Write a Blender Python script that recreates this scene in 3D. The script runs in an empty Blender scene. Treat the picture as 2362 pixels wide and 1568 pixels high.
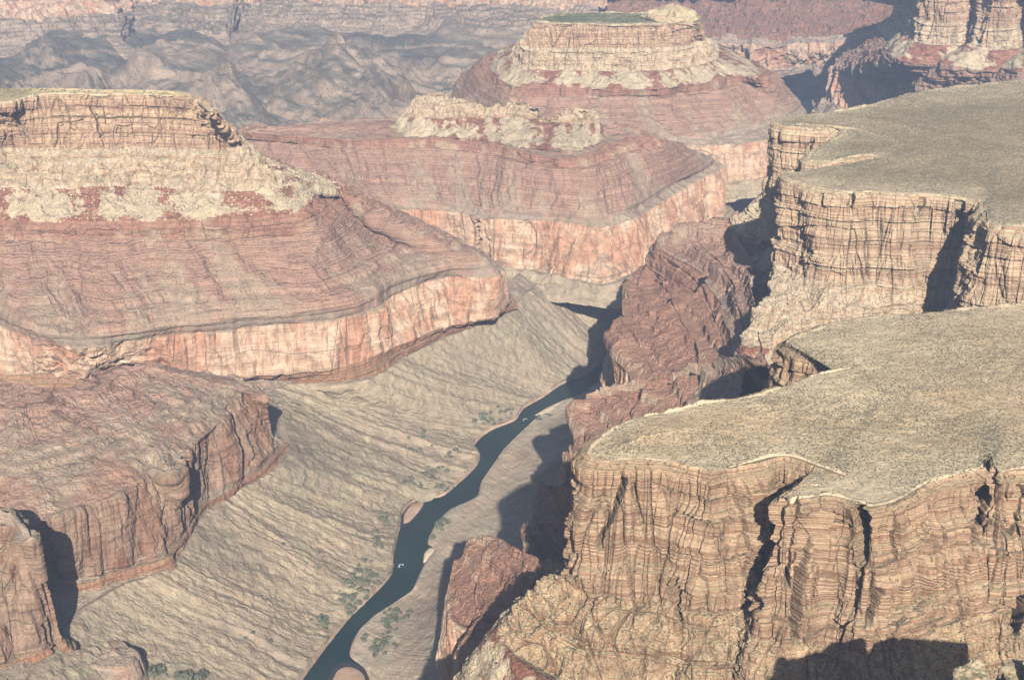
import bpy, math, random
import numpy as np
from concurrent.futures import ThreadPoolExecutor

# ------------------------------------------------------------------ camera, sky, sun, exposure
# 1 unit = 10 m.  The river is at z = 0, the rims of the mesas at about z = 100.
SC = bpy.context.scene
COL = SC.collection
VW, VH, FPX = 2361.0, 1568.0, 3528.0          # frame used when surveying the photograph
CAMZ, PITCH = 190.0, math.radians(20.0)
cam_d = bpy.data.cameras.new('camera')
cam = bpy.data.objects.new('camera', cam_d)
COL.objects.link(cam)
cam.location = (0, 0, CAMZ)
cam.rotation_euler = (math.pi / 2 - PITCH, 0, 0)
cam_d.sensor_width = 36.0
cam_d.lens = 36.0 * FPX / VW
cam_d.clip_start = 1.0
cam_d.clip_end = 8000.0
SC.camera = cam

CP, SP = math.cos(PITCH), math.sin(PITCH)


def ray(x, y):
    a, b = (x - VW / 2) / FPX, (y - VH / 2) / FPX
    return np.array([a, CP - b * SP, -SP - b * CP])


def P(x, y, z):
    """the point at height z seen at (x, y) of the surveyed frame"""
    d = ray(x, y)
    t = (z - CAMZ) / d[2]
    return np.array([d[0] * t, d[1] * t, z])


def project(X, Y, Z):
    dz = Z - CAMZ
    f = Y * CP - dz * SP
    u = Y * SP + dz * CP
    f = np.maximum(f, 1e-3)
    return VW / 2 + FPX * X / f, VH / 2 - FPX * u / f, f


LIGHT = ray(955, 1280)
LIGHT = LIGHT / np.linalg.norm(LIGHT)
SUN_EL = math.asin(-LIGHT[2])
sun_d = bpy.data.lights.new('sun', 'SUN')
sun_d.energy = 5.0
sun_d.angle = math.radians(0.5)
sun_d.color = (1.0, 0.95, 0.875)
sun = bpy.data.objects.new('sun', sun_d)
COL.objects.link(sun)
from mathutils import Vector
sun.rotation_euler = Vector(LIGHT).to_track_quat('-Z', 'Y').to_euler()
world = bpy.data.worlds.new('World')
SC.world = world
world.use_nodes = True
wn = world.node_tree
bg = wn.nodes['Background']
sky = wn.nodes.new('ShaderNodeTexSky')
sky.sky_type = 'NISHITA'
sky.sun_disc = False
sky.sun_elevation = SUN_EL
sky.sun_rotation = math.atan2(-LIGHT[0], -LIGHT[1])
wn.links.new(sky.outputs[0], bg.inputs[0])
bg.inputs[1].default_value = 0.05
SC.view_settings.view_transform = 'Standard'
SC.view_settings.look = 'None'
SC.view_settings.gamma = 1.0
SC.view_settings.exposure = 0.76
SC.cycles.volume_bounces = 0
SC.cycles.max_bounces = 4
SC.cycles.diffuse_bounces = 0

QUAL = 0.62          # grid samples per surveyed pixel
HAZE = 0.00034

# ------------------------------------------------------------------ noise
_rng = np.random.RandomState(7)
_perm = _rng.permutation(4096).astype(np.int32)
_grad = _rng.normal(size=(4096, 3)).astype(np.float32)
_grad /= np.linalg.norm(_grad, axis=1)[:, None]


def perlin(x, y, z):
    x, y, z = np.broadcast_arrays(np.asarray(x, np.float32), np.asarray(y, np.float32), np.asarray(z, np.float32))
    if x.ndim == 2 and x.size > 40000:
        c = np.array_split(np.arange(x.shape[0]), 8)
        c = [k for k in c if len(k)]
        with ThreadPoolExecutor(4) as ex:
            return np.concatenate(list(ex.map(lambda k: perlin_block(x[k[0]:k[-1] + 1], y[k[0]:k[-1] + 1], z[k[0]:k[-1] + 1]), c)))
    return perlin_block(x, y, z)


def perlin_block(x, y, z):
    x = np.asarray(x, np.float32); y = np.asarray(y, np.float32); z = np.asarray(z, np.float32)
    x, y, z = np.broadcast_arrays(x, y, z)
    xi = np.floor(x); yi = np.floor(y); zi = np.floor(z)
    fx = x - xi; fy = y - yi; fz = z - zi
    xi = xi.astype(np.int32); yi = yi.astype(np.int32); zi = zi.astype(np.int32)
    ux = fx * fx * fx * (fx * (fx * 6 - 15) + 10)
    uy = fy * fy * fy * (fy * (fy * 6 - 15) + 10)
    uz = fz * fz * fz * (fz * (fz * 6 - 15) + 10)
    out = 0
    for i in (0, 1):
        wx = ux if i else 1 - ux
        a = _perm[(xi + i) & 4095]
        for j in (0, 1):
            wy = uy if j else 1 - uy
            b = _perm[(a + yi + j) & 4095]
            for k in (0, 1):
                wz = uz if k else 1 - uz
                g = _grad[_perm[(b + zi + k) & 4095]]
                out = out + (wx * wy * wz) * (g[..., 0] * (fx - i) + g[..., 1] * (fy - j) + g[..., 2] * (fz - k))
    return out * 1.6


_rnd = _rng.rand(4096).astype(np.float32)


def cells_block(x, y, z):
    xi = np.floor(x).astype(np.int32); yi = np.floor(y).astype(np.int32)
    zi = np.floor(z).astype(np.int32)
    best = np.full(x.shape, 9.0, np.float32); sec = best.copy(); val = np.zeros(x.shape, np.float32)
    for i in (-1, 0, 1):
        a = _perm[(xi + i) & 4095]
        for j in (-1, 0, 1):
            h = _perm[(a + yi + j) & 4095]
            d = (xi + i + _rnd[h] - x)**2 + (yi + j + _rnd[(h * 7 + 13) & 4095] - y)**2
            cl = d < best
            sec = np.where(cl, best, np.minimum(sec, d))
            best = np.where(cl, d, best)
            val = np.where(cl, _rnd[_perm[(h + zi) & 4095]], val)
    return np.stack([val, np.sqrt(sec) - np.sqrt(best)])


def cells(x, y, z):
    """jointed blocks: a random value per block and the distance to its nearest joint"""
    x, y, z = np.broadcast_arrays(np.asarray(x, np.float32), np.asarray(y, np.float32), np.asarray(z, np.float32))
    c = [k for k in np.array_split(np.arange(x.shape[0]), 8) if len(k)]
    with ThreadPoolExecutor(4) as ex:
        r = np.concatenate(list(ex.map(lambda k: cells_block(x[k[0]:k[-1] + 1], y[k[0]:k[-1] + 1], z[k[0]:k[-1] + 1]), c)), axis=1)
    return r[0], r[1]


def billow(x, y, z, octs=4):
    s, a, f, w = 0, 1.0, 1.0, 1.0
    for o in range(octs):
        n = np.abs(perlin(x * f + 13.1 * o, y * f + 7.7 * o, z * f))
        s = s + a * w * n
        w = np.clip(0.25 + 1.6 * n, 0, 1)
        a *= 0.55; f *= 2.05
    return s


def fbm(x, y, z, octs=3, gain=0.5):
    s, a, f = 0, 1.0, 1.0
    for o in range(octs):
        s = s + a * perlin(x * f + 17.3 * o, y * f - 9.1 * o, z * f + 4.7 * o)
        a *= gain; f *= 2.03
    return s


def ridged(x, y, z, octs=2):
    s, a, f = 0, 1.0, 1.0
    for o in range(octs):
        s = s + a * (1 - 2 * np.abs(perlin(x * f + 31.7 * o, y * f + 3.3 * o, z * f - 8.8 * o)))
        a *= 0.5; f *= 2.1
    return s


def sstep(a, b, x):
    t = np.clip((x - a) / (b - a), 0, 1)
    return t * t * (3 - 2 * t)


# hard and soft beds: how far each one stands out, by height
_zk, _zv = [], []
_z = -30.0
while _z < 140:
    th = 0.25 + 3.4 * _rng.rand() ** 3.2
    o = _rng.rand()
    _zk += [_z, _z + th - 0.10]
    _zv += [o, o * 0.85]
    _z += th
_zk = np.array(_zk); _zv = np.array(_zv)


# ------------------------------------------------------------------ materials
def lin(r, g, b):
    f = lambda c: ((c / 255 + 0.055) / 1.055) ** 2.4 if c > 10 else c / 255 / 12.92
    return (f(r), f(g), f(b), 1)


class NT:
    def __init__(self, name, rough=0.95):
        self.m = bpy.data.materials.new(name)
        self.m.use_nodes = True
        self.t = self.m.node_tree
        self.p = self.t.nodes['Principled BSDF']
        self.p.inputs['Roughness'].default_value = rough
        self.p.inputs['Specular IOR Level'].default_value = 0.15
        g = self.n('ShaderNodeNewGeometry')
        self.pos = g.outputs['Position']
        self.nor = g.outputs['True Normal']

    def n(self, kind, **kw):
        nd = self.t.nodes.new(kind)
        for k, v in kw.items():
            setattr(nd, k, v)
        return nd

    def l(self, a, b):
        self.t.links.new(a, b)

    def put(self, sock, v):
        if isinstance(v, bpy.types.NodeSocket):
            self.l(v, sock)
        else:
            sock.default_value = v

    def math(self, op, a, b=0.0, c=None, clamp=False):
        nd = self.n('ShaderNodeMath', operation=op, use_clamp=clamp)
        self.put(nd.inputs[0], a); self.put(nd.inputs[1], b)
        if c is not None:
            self.put(nd.inputs[2], c)
        return nd.outputs[0]

    def vscale(self, s, v=None):
        nd = self.n('ShaderNodeVectorMath', operation='MULTIPLY')
        self.l(v or self.pos, nd.inputs[0]); nd.inputs[1].default_value = s
        return nd.outputs[0]

    def noise(self, scale, detail=3.0, rough=0.55, vec=None, dim='3D', w=None, dist=0.0):
        nd = self.n('ShaderNodeTexNoise', noise_dimensions=dim)
        nd.inputs['Scale'].default_value = scale
        nd.inputs['Detail'].default_value = detail
        nd.inputs['Roughness'].default_value = rough
        nd.inputs['Distortion'].default_value = dist
        if dim == '1D':
            self.put(nd.inputs['W'], w)
        else:
            self.l(vec or self.pos, nd.inputs['Vector'])
        return nd.outputs['Fac']

    def voro(self, scale, vec=None, feature='F1'):
        nd = self.n('ShaderNodeTexVoronoi', feature=feature)
        nd.inputs['Scale'].default_value = scale
        self.l(vec or self.pos, nd.inputs['Vector'])
        return nd.outputs['Distance']

    def ramp(self, f, stops, interp='LINEAR'):
        nd = self.n('ShaderNodeValToRGB')
        cr = nd.color_ramp
        cr.interpolation = interp
        while len(cr.elements) < len(stops):
            cr.elements.new(0.5)
        for e, (p, c) in zip(cr.elements, stops):
            e.position = p
            e.color = c if not isinstance(c, (int, float)) else (c, c, c, 1)
        self.l(f, nd.inputs[0])
        return nd.outputs[0]

    def fac(self, f, a, b):
        nd = self.n('ShaderNodeMapRange', interpolation_type='SMOOTHSTEP')
        self.l(f, nd.inputs[0])
        nd.inputs[1].default_value = a; nd.inputs[2].default_value = b
        return nd.outputs[0]

    def mix(self, f, a, b, mode='MIX'):
        nd = self.n('ShaderNodeMix', data_type='RGBA', blend_type=mode)
        self.put(nd.inputs[0], f); self.put(nd.inputs[6], a); self.put(nd.inputs[7], b)
        return nd.outputs[2]

    def attr(self, name):
        return self.n('ShaderNodeAttribute', attribute_name=name).outputs['Fac']

    def z(self):
        nd = self.n('ShaderNodeSeparateXYZ')
        self.l(self.pos, nd.inputs[0])
        return nd.outputs[2]

    def nz(self):
        nd = self.n('ShaderNodeSeparateXYZ')
        self.l(self.nor, nd.inputs[0])
        return nd.outputs[2]

    def done(self, color, bump=None, dist=0.5, strength=1.0):
        self.l(color, self.p.inputs['Base Color'])
        if bump is not None:
            b = self.n('ShaderNodeBump')
            b.inputs['Strength'].default_value = strength
            b.inputs['Distance'].default_value = dist
            self.l(bump, b.inputs['Height'])
            self.l(b.outputs[0], self.p.inputs['Normal'])
        return self.m


def mottled(t, col, scale=0.25, amt=0.45):
    """large soft patches and fine grain over a colour"""
    n = t.noise(scale, 4, 0.6)
    col = t.mix(1.0, col, t.ramp(n, [(0.25, 1 - amt), (0.75, 1 + amt * 0.25)]), 'MULTIPLY')
    g = t.noise(scale * 14, 3, 0.65)
    return t.mix(1.0, col, t.ramp(g, [(0.25, 1 - amt * 0.9), (0.7, 1.0 + amt * 0.3)]), 'MULTIPLY')


def bedded(name, stops, bed=0.9, tilt=0.3, stain=0.35, amt=0.4, bump=0.35, ledge=None, shrub=0.0, stainc=(0.45, 0.32, 0.25, 1), debris=None, patch=None, thin=False):
    """flat-lying beds of rock: colour by height, dark vertical streaks, debris on the ledges"""
    t = NT(name)
    z = t.z()
    warp = t.math('MULTIPLY', t.noise(0.06, 3), 3.0 * tilt)
    zz = t.math('ADD', z, warp)
    b1 = t.noise(bed, 4, 0.75, dim='1D', w=zz)
    col = t.ramp(b1, stops)
    if patch is not None:
        pn = t.noise(0.07, 4, 0.6, vec=t.vscale((1, 1, 0.55)))
        col = t.mix(t.math('MULTIPLY', t.fac(pn, 0.46, 0.60), 0.85), col, patch)
    # thin beds
    zf = t.math('ADD', zz, t.math('MULTIPLY', t.noise(0.5, 2), 0.5))
    b2 = t.noise(bed * 4.5, 2, 0.6, dim='1D', w=zf)
    gate = 1.0 if thin else t.fac(t.noise(0.16, 3), 0.45, 0.72)
    col = t.mix(gate, col, t.mix(1.0, col, t.ramp(b2, [(0.36, 0.55), (0.52, 1.08)]), 'MULTIPLY'))
    # streaks
    s = t.noise(0.55, 3, 0.6, vec=t.vscale((1, 1, 0.10)))
    col = t.mix(t.math('MULTIPLY', t.fac(s, 0.52, 0.72), stain), col, stainc, 'MULTIPLY')
    if debris is not None:
        w = t.math('ADD', t.attr('u'), t.math('MULTIPLY', t.noise(0.05, 2), 14.0))
        fn = t.math('ADD', t.noise(0.07, 3, 0.6, dim='1D', w=w), t.math('MULTIPLY', t.math('SUBTRACT', t.noise(0.25, 4, 0.65), 0.5), 0.5))
        fn = t.math('ADD', fn, t.math('MULTIPLY', t.math('SUBTRACT', t.attr('v'), 0.6), 0.22))
        col = t.mix(t.math('MULTIPLY', t.fac(fn, 0.46, 0.62), 0.75), col, debris)
    if ledge is not None:
        up = t.fac(t.nz(), 0.45, 0.8)
        col = t.mix(t.math('MULTIPLY', up, 0.85), col, ledge)
    col = mottled(t, col, 0.3, amt)
    if shrub:
        v = t.voro(1.3)
        f = t.math('MULTIPLY', t.math('LESS_THAN', v, 0.24), t.fac(t.noise(0.22, 2), 0.62 - shrub * 0.3, 0.72 - shrub * 0.3))
        f = t.math('MULTIPLY', f, t.fac(t.nz(), 0.1, 0.5))
        col = t.mix(f, col, lin(92, 92, 66))
    h = t.math('ADD', t.math('MULTIPLY', b2, 0.8), t.noise(1.7, 5, 0.7))
    h = t.math('ADD', h, t.math('MULTIPLY', t.noise(0.8, 3, 0.6, vec=t.vscale((1, 1, 0.2))), 1.0))
    return t.done(col, h, bump)


def talus_mat(name, cream, red, cover=0.5, lam=0.12, grey=None):
    """red slope part covered by fans of pale rubble that widen downhill"""
    t = NT(name)
    u, v = t.attr('u'), t.attr('v')
    n = t.noise(lam * 0.6, 4, 0.62, dim='1D', w=t.math('ADD', u, t.math('MULTIPLY', t.noise(0.12, 3), 9.0)))
    n2 = t.noise(0.35, 4, 0.65)
    e = t.math('ADD', t.math('MULTIPLY', n, 1.1), t.math('MULTIPLY', n2, 0.6))
    e = t.math('ADD', e, t.math('MULTIPLY', t.math('SUBTRACT', v, 0.5), 0.22))
    e = t.math('SUBTRACT', e, t.math('MULTIPLY', t.fac(v, 0.72, 1.0), 0.22))
    f = t.fac(e, 1.04 - cover * 0.5, 1.12 - cover * 0.5)
    zz = t.math('ADD', t.z(), t.math('MULTIPLY', t.noise(0.1, 2), 1.0))
    b = t.noise(2.0, 3, 0.7, dim='1D', w=zz)
    rr = t.mix(t.fac(b, 0.4, 0.62), red, tuple(c * 0.72 for c in red[:3]) + (1,))
    col = t.mix(f, rr, cream)
    rub = t.voro(1.8)
    col = t.mix(t.math('MULTIPLY', t.fac(rub, 0.42, 0.2), t.math('MULTIPLY', t.fac(t.noise(0.3, 3), 0.48, 0.6), 0.7)), col, cream)
    col = mottled(t, col, 0.3, 0.4)
    vv = t.voro(0.8)
    sf = t.math('MULTIPLY', t.math('LESS_THAN', vv, 0.22), t.fac(t.noise(0.2, 2), 0.5, 0.6))
    col = t.mix(sf, col, lin(100, 98, 74))
    return t.done(col, t.math('ADD', t.noise(2.0, 5, 0.75), t.math('MULTIPLY', rub, 0.6)), 0.45)


def scrub_mat(name, soil, soil2, bush, dens=0.33, scale=1.15, patch=0.03, rim=lin(192, 174, 144)):
    """desert flat: bare soil stippled with low scrub"""
    t = NT(name)
    p = t.noise(patch, 4, 0.6)
    col = t.mix(t.fac(p, 0.4, 0.6), soil, soil2)
    v = t.voro(scale)
    v2 = t.voro(scale * 1.9)
    thr = t.math('ADD', dens, t.math('MULTIPLY', t.math('SUBTRACT', t.noise(patch * 1.7, 3), 0.5), 0.45))
    f = t.math('LESS_THAN', v, thr)
    f = t.math('MAXIMUM', f, t.math('LESS_THAN', v2, t.math('MULTIPLY', thr, 0.75)))
    slope = t.fac(t.nz(), 0.75, 0.97)
    tr = t.math('ABSOLUTE', t.math('SUBTRACT', t.noise(0.011, 3, 0.5), 0.5))
    col = t.mix(t.math('MULTIPLY', t.fac(tr, 0.006, 0.002), 0.6), col, rim)
    col = mottled(t, col, 0.15, 0.25)
    edge = t.fac(t.math('ADD', t.attr('v'), t.math('MULTIPLY', t.noise(0.12, 3), 0.3)), 0.72, 1.12)
    col = t.mix(t.math('MULTIPLY', edge, 0.7), col, rim)
    f = t.math('MULTIPLY', f, t.math('SUBTRACT', 1.0, t.math('MULTIPLY', edge, 0.6)))
    col = t.mix(t.math('MULTIPLY', f, slope), col, bush)
    return t.done(col, t.math('ADD', t.noise(1.5, 4), t.math('MULTIPLY', f, 0.4)), 0.12)


def slope_mat(name, stops, green=(150, 148, 110), shrub=0.3, bands=True):
    """shale slopes: rills, faint beds, pale greenish shale, scattered bushes"""
    t = NT(name)
    u = t.attr('u'); v = t.attr('v')
    w = t.math('ADD', u, t.math('MULTIPLY', t.noise(0.16, 4), 5.0))
    n1 = t.noise(0.55, 3, 0.65, dim='1D', w=w)
    col = t.ramp(n1, stops)
    if bands:
        zz = t.math('ADD', t.z(), t.math('MULTIPLY', t.noise(0.06, 3), 2.5))
        b = t.noise(0.35, 3, 0.6, dim='1D', w=zz)
        col = t.mix(t.math('MULTIPLY', t.fac(b, 0.45, 0.62), t.fac(t.noise(0.035, 2), 0.42, 0.58)), col, lin(*green))
    lr = t.noise(0.03, 3, 0.6)
    col = t.mix(1.0, col, t.ramp(lr, [(0.3, (0.86, 0.84, 0.82, 1)), (0.7, (1.1, 1.04, 0.98, 1))]), 'MULTIPLY')
    col = mottled(t, col, 0.35, 0.36)
    vo = t.voro(1.1)
    f = t.math('MULTIPLY', t.math('LESS_THAN', vo, 0.25), t.fac(t.noise(0.16, 3), 0.66 - shrub * 0.3, 0.76 - shrub * 0.3))
    col = t.mix(t.math('MULTIPLY', f, 0.8), col, lin(104, 104, 78))
    return t.done(col, t.math('ADD', t.noise(1.6, 5, 0.75), t.math('MULTIPLY', n1, 1.0)), 0.4)


M = {}


def build_materials():
    M['plateau'] = scrub_mat('near_plateau_scrub', lin(192, 168, 134), lin(202, 182, 148), lin(128, 116, 90), 0.27, 1.7)
    M['plateau_far'] = scrub_mat('far_plateau_scrub', lin(166, 148, 118), lin(180, 160, 128), lin(116, 108, 84), 0.38, 1.5)
    M['top_pale'] = scrub_mat('mesa_top_scrub', lin(196, 174, 134), lin(178, 160, 124), lin(104, 106, 76), 0.33, 0.9, 0.08)
    M['top_green'] = scrub_mat('butte_top_scrub', lin(120, 122, 92), lin(150, 142, 110), lin(84, 92, 68), 0.45, 0.7, 0.06)
    tan = [(0.28, lin(142, 110, 88)), (0.42, lin(180, 146, 118)), (0.52, lin(210, 182, 150)), (0.60, lin(168, 132, 106)), (0.74, lin(218, 194, 162))]
    M['banded'] = bedded('banded_limestone', tan, 0.55, 0.5, 0.3, 0.35, 0.3, lin(206, 188, 152), 0.6)
    tan2 = [(0.28, lin(154, 118, 98)), (0.42, lin(184, 148, 122)), (0.52, lin(210, 178, 148)), (0.60, lin(174, 136, 112)), (0.74, lin(214, 186, 154))]
    nt = [(0.28, lin(120, 92, 74)), (0.40, lin(164, 132, 106)), (0.50, lin(198, 168, 136)), (0.57, lin(144, 110, 86)), (0.66, lin(180, 146, 116)), (0.78, lin(206, 180, 144))]
    M['banded_near'] = bedded('near_banded_limestone', nt, 0.6, 0.28, 0.3, 0.38, 0.3, lin(166, 146, 116), 0.6)
    M['banded_red'] = bedded('banded_limestone_far', tan2, 0.5, 0.5, 0.4, 0.35, 0.35, lin(200, 172, 130), 0.6)
    cream = [(0.3, lin(190, 152, 120)), (0.45, lin(216, 184, 150)), (0.6, lin(228, 204, 172)), (0.75, lin(204, 166, 132))]
    M['pale'] = bedded('pale_sandstone', cream, 0.25, 0.8, 0.7, 0.45, 0.6, lin(220, 202, 170), 0.4, (0.62, 0.44, 0.34, 1))
    M['pale_near'] = bedded('near_pale_sandstone', [(0.3, lin(158, 122, 94)), (0.45, lin(186, 152, 120)), (0.6, lin(202, 172, 136)), (0.75, lin(170, 132, 102))], 0.3, 0.8, 0.6, 0.5, 0.5, lin(208, 186, 148), 0.7, (0.62, 0.45, 0.34, 1))
    M['talus'] = talus_mat('talus_on_red_shale', lin(210, 190, 158), lin(168, 116, 96), 0.62)
    red = [(0.3, lin(166, 119, 101)), (0.45, lin(190, 144, 121)), (0.55, lin(172, 125, 106)), (0.68, lin(200, 157, 133)), (0.8, lin(216, 178, 150))]
    M['red'] = bedded('red_ledge_rock', red, 0.7, 0.4, 0.25, 0.35, 0.5, lin(180, 136, 112), 0.5, debris=lin(196, 172, 144), thin=True)
    M['red_slope'] = bedded('red_shale_slope', [(0.3, lin(172, 132, 114)), (0.46, lin(190, 153, 132)), (0.55, lin(176, 136, 116)), (0.64, lin(194, 158, 136)), (0.78, lin(216, 184, 158))], 1.0, 0.5, 0.05, 0.3, 0.4, None, 0.9, debris=lin(182, 160, 136), thin=True)
    M['grey_ledge'] = bedded('grey_ledge_rock', [(0.3, lin(160, 142, 124)), (0.5, lin(184, 164, 144)), (0.7, lin(170, 140, 120))], 1.1, 0.3, 0.1, 0.3, 0.35, lin(178, 158, 136), 0.6, patch=lin(186, 148, 126))
    M['orange'] = bedded('orange_limestone_wall', [(0.3, lin(200, 160, 132)), (0.5, lin(226, 192, 162)), (0.7, lin(206, 166, 138))], 0.10, 2.0, 0.8, 0.5, 0.2, lin(180, 160, 134), 0.2, (0.66, 0.52, 0.45, 1), patch=lin(204, 150, 120))
    M['orange_brown'] = bedded('brown_limestone_wall', [(0.3, lin(152, 124, 104)), (0.5, lin(180, 150, 126)), (0.7, lin(164, 134, 112))], 0.15, 1.0, 0.9, 0.4, 0.6, lin(168, 148, 120), 0.2, (0.55, 0.42, 0.36, 1), patch=lin(164, 124, 100))
    M['terrace_top'] = bedded('terrace_top_rubble', [(0.3, lin(164, 140, 120)), (0.5, lin(184, 162, 138)), (0.7, lin(172, 142, 120))], 0.8, 0.5, 0.0, 0.35, 0.35, None, 0.7, patch=lin(178, 138, 116))
    M['bench'] = bedded('red_bench_rock', [(0.3, lin(166, 120, 92)), (0.5, lin(186, 142, 112)), (0.7, lin(170, 112, 88))], 0.8, 0.4, 0.2, 0.35, 0.4, lin(164, 142, 112), 0.6)
    M['slope'] = slope_mat('shale_slope', [(0.3, lin(176, 160, 138)), (0.5, lin(187, 170, 147)), (0.7, lin(181, 165, 142))], (186, 175, 147), 0.45)
    M['slope_right'] = slope_mat('pale_shale_slope', [(0.3, lin(206, 184, 160)), (0.5, lin(222, 200, 174)), (0.7, lin(212, 190, 164))], (214, 204, 178), 0.1)  # pinkish-cream shale, its colour lightened further to offset grazing sun on this bank
    t = NT('canyon_floor_shale')
    zz = t.math('ADD', t.z(), t.math('MULTIPLY', t.noise(0.03, 3), 4.0))
    c = t.ramp(t.noise(0.16, 3, 0.65, dim='1D', w=zz), [(0.3, lin(156, 142, 124)), (0.45, lin(172, 158, 138)), (0.52, lin(204, 178, 154)), (0.58, lin(162, 148, 130)), (0.75, lin(178, 164, 144))])
    vg = t.fac(t.attr('veg'), -0.55, 0.75)
    c = t.mix(t.math('MULTIPLY', vg, 0.68), c, lin(92, 98, 86))
    c = t.mix(t.math('MULTIPLY', t.fac(t.nz(), 0.86, 0.66), 0.7), c, lin(200, 172, 148))
    c = mottled(t, c, 0.10, 0.5)
    vo = t.voro(0.55)
    c = t.mix(t.math('MULTIPLY', t.math('LESS_THAN', vo, 0.3), t.fac(t.noise(0.03, 3), 0.45, 0.6)), c, lin(84, 90, 74))
    M['floor'] = t.done(c, t.noise(0.5, 6, 0.75), 1.5)
    M['far_red'] = bedded('far_red_slope', [(0.3, lin(150, 104, 88)), (0.5, lin(166, 122, 102)), (0.7, lin(150, 108, 90))], 0.25, 0.6, 0.3, 0.35, 0.7, lin(160, 128, 106), 0.3)
    t = NT('river_water', 0.35)
    t.p.inputs['Specular IOR Level'].default_value = 0.06
    c = t.mix(t.fac(t.noise(0.06, 3), 0.4, 0.7), (0.008, 0.028, 0.027, 1), (0.015, 0.040, 0.034, 1))
    M['water'] = t.done(c, t.noise(2.5, 3, 0.6), 0.02)
    t = NT('wet_sand', 0.9)
    M['sand'] = t.done(mottled(t, t.mix(t.fac(t.noise(0.2, 2), 0.4, 0.6), lin(206, 172, 148), lin(190, 158, 130)), 0.5, 0.2), t.noise(3.0, 3), 0.05)
    t = NT('dry_sand', 0.9)
    M['sand_pale'] = t.done(mottled(t, t.mix(t.fac(t.noise(0.3, 2), 0.4, 0.6), lin(232, 212, 178), lin(220, 198, 164)), 0.5, 0.15), t.noise(3.0, 3), 0.05)
    t = NT('bush_leaves', 0.8)
    M['leaf'] = t.done(t.mix(t.fac(t.noise(1.4, 2), 0.35, 0.65), (0.088, 0.098, 0.066, 1), (0.145, 0.150, 0.100, 1)))
    t = NT('scrub_leaves', 0.9)
    M['scrub'] = t.done(t.mix(t.fac(t.noise(0.6, 2), 0.35, 0.65), (0.11, 0.098, 0.066, 1), (0.165, 0.142, 0.095, 1)))
    t = NT('pale_boulder')
    M['rock'] = t.done(t.mix(t.fac(t.noise(0.8, 2), 0.4, 0.6), lin(220, 200, 168), lin(194, 162, 132)), t.noise(3.0, 3), 0.1)
    t = NT('wet_shoal', 0.5)
    M['shoal'] = t.done(t.mix(t.fac(t.noise(0.7, 3), 0.4, 0.6), (0.050, 0.045, 0.042, 1), (0.030, 0.036, 0.038, 1)))
    t = NT('white_foam', 0.6)
    t.p.inputs['Base Color'].default_value = (0.45, 0.50, 0.50, 1)
    M['foam'] = t.m


# ------------------------------------------------------------------ objects
def put(o, label=None, cat=None, group=None, kind=None):
    if label: o['label'] = label
    if cat: o['category'] = cat
    if group: o['group'] = group
    if kind: o['kind'] = kind
    return o


def empty(name, loc, **kw):
    o = bpy.data.objects.new(name, None)
    COL.objects.link(o)
    o.location = loc
    return put(o, **kw)


def mesh_obj(name, verts, faces, mat, parent=None, smooth=False, attrs=None):
    """verts (n,3) and quads/tris (m,k) arrays -> one linked mesh object"""
    me = bpy.data.meshes.new(name)
    verts = np.ascontiguousarray(verts, np.float32)
    faces = np.ascontiguousarray(faces, np.int32)
    off = np.zeros(3, np.float32)
    if parent is not None:
        off = np.array(parent.location, np.float32)
    me.vertices.add(len(verts))
    me.vertices.foreach_set('co', (verts - off).ravel())
    k = faces.shape[1]
    me.loops.add(faces.size)
    me.loops.foreach_set('vertex_index', faces.ravel())
    me.polygons.add(len(faces))
    me.polygons.foreach_set('loop_start', np.arange(0, faces.size, k, dtype=np.int32))
    me.polygons.foreach_set('use_smooth', np.full(len(faces), smooth, dtype=bool))
    for nm, arr in (attrs or {}).items():
        a = me.attributes.new(nm, 'FLOAT', 'POINT')
        a.data.foreach_set('value', np.ascontiguousarray(arr, np.float32).ravel())
    me.update(calc_edges=True)
    me.materials.append(mat)
    o = bpy.data.objects.new(name, me)
    COL.objects.link(o)
    o.parent = parent
    return o


def grid_faces(nv, nu):
    i = np.arange(nv * nu, dtype=np.int32).reshape(nv, nu)
    return np.stack([i[:-1, :-1], i[1:, :-1], i[1:, 1:], i[:-1, 1:]], -1).reshape(-1, 4)


def hermite(t, ts, V):
    """C1 curve through V at parameters ts"""
    V = np.asarray(V, float); n = len(ts)
    m = np.zeros_like(V)
    dt = np.diff(ts)
    sl = (V[1:] - V[:-1]) / dt[:, None]
    m[1:-1] = (sl[:-1] * dt[1:, None] + sl[1:] * dt[:-1, None]) / (dt[:-1] + dt[1:])[:, None]
    m[0], m[-1] = sl[0], sl[-1]
    m *= 0.85
    k = np.clip(np.searchsorted(ts, t, side='right') - 1, 0, n - 2)
    h = dt[k][:, None]
    s = ((t - ts[k]) / dt[k])[:, None]
    return ((2 * s**3 - 3 * s**2 + 1) * V[k] + (s**3 - 2 * s**2 + s) * h * m[k]
            + (-2 * s**3 + 3 * s**2) * V[k + 1] + (s**3 - s**2) * h * m[k + 1])


def blur(A, n, axis):
    if n < 1:
        return A
    pad = [(0, 0)] * A.ndim
    pad[axis] = (n, n)
    B = np.pad(A, pad, mode='edge')
    c = np.cumsum(B, axis=axis)
    z = np.zeros_like(np.take(c, [0], axis=axis))
    c = np.concatenate([z, c], axis=axis)
    k = 2 * n + 1
    N = A.shape[axis]
    hi = np.take(c, np.arange(k, k + N), axis=axis)
    lo = np.take(c, np.arange(0, N), axis=axis)
    return (hi - lo) / k


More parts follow.
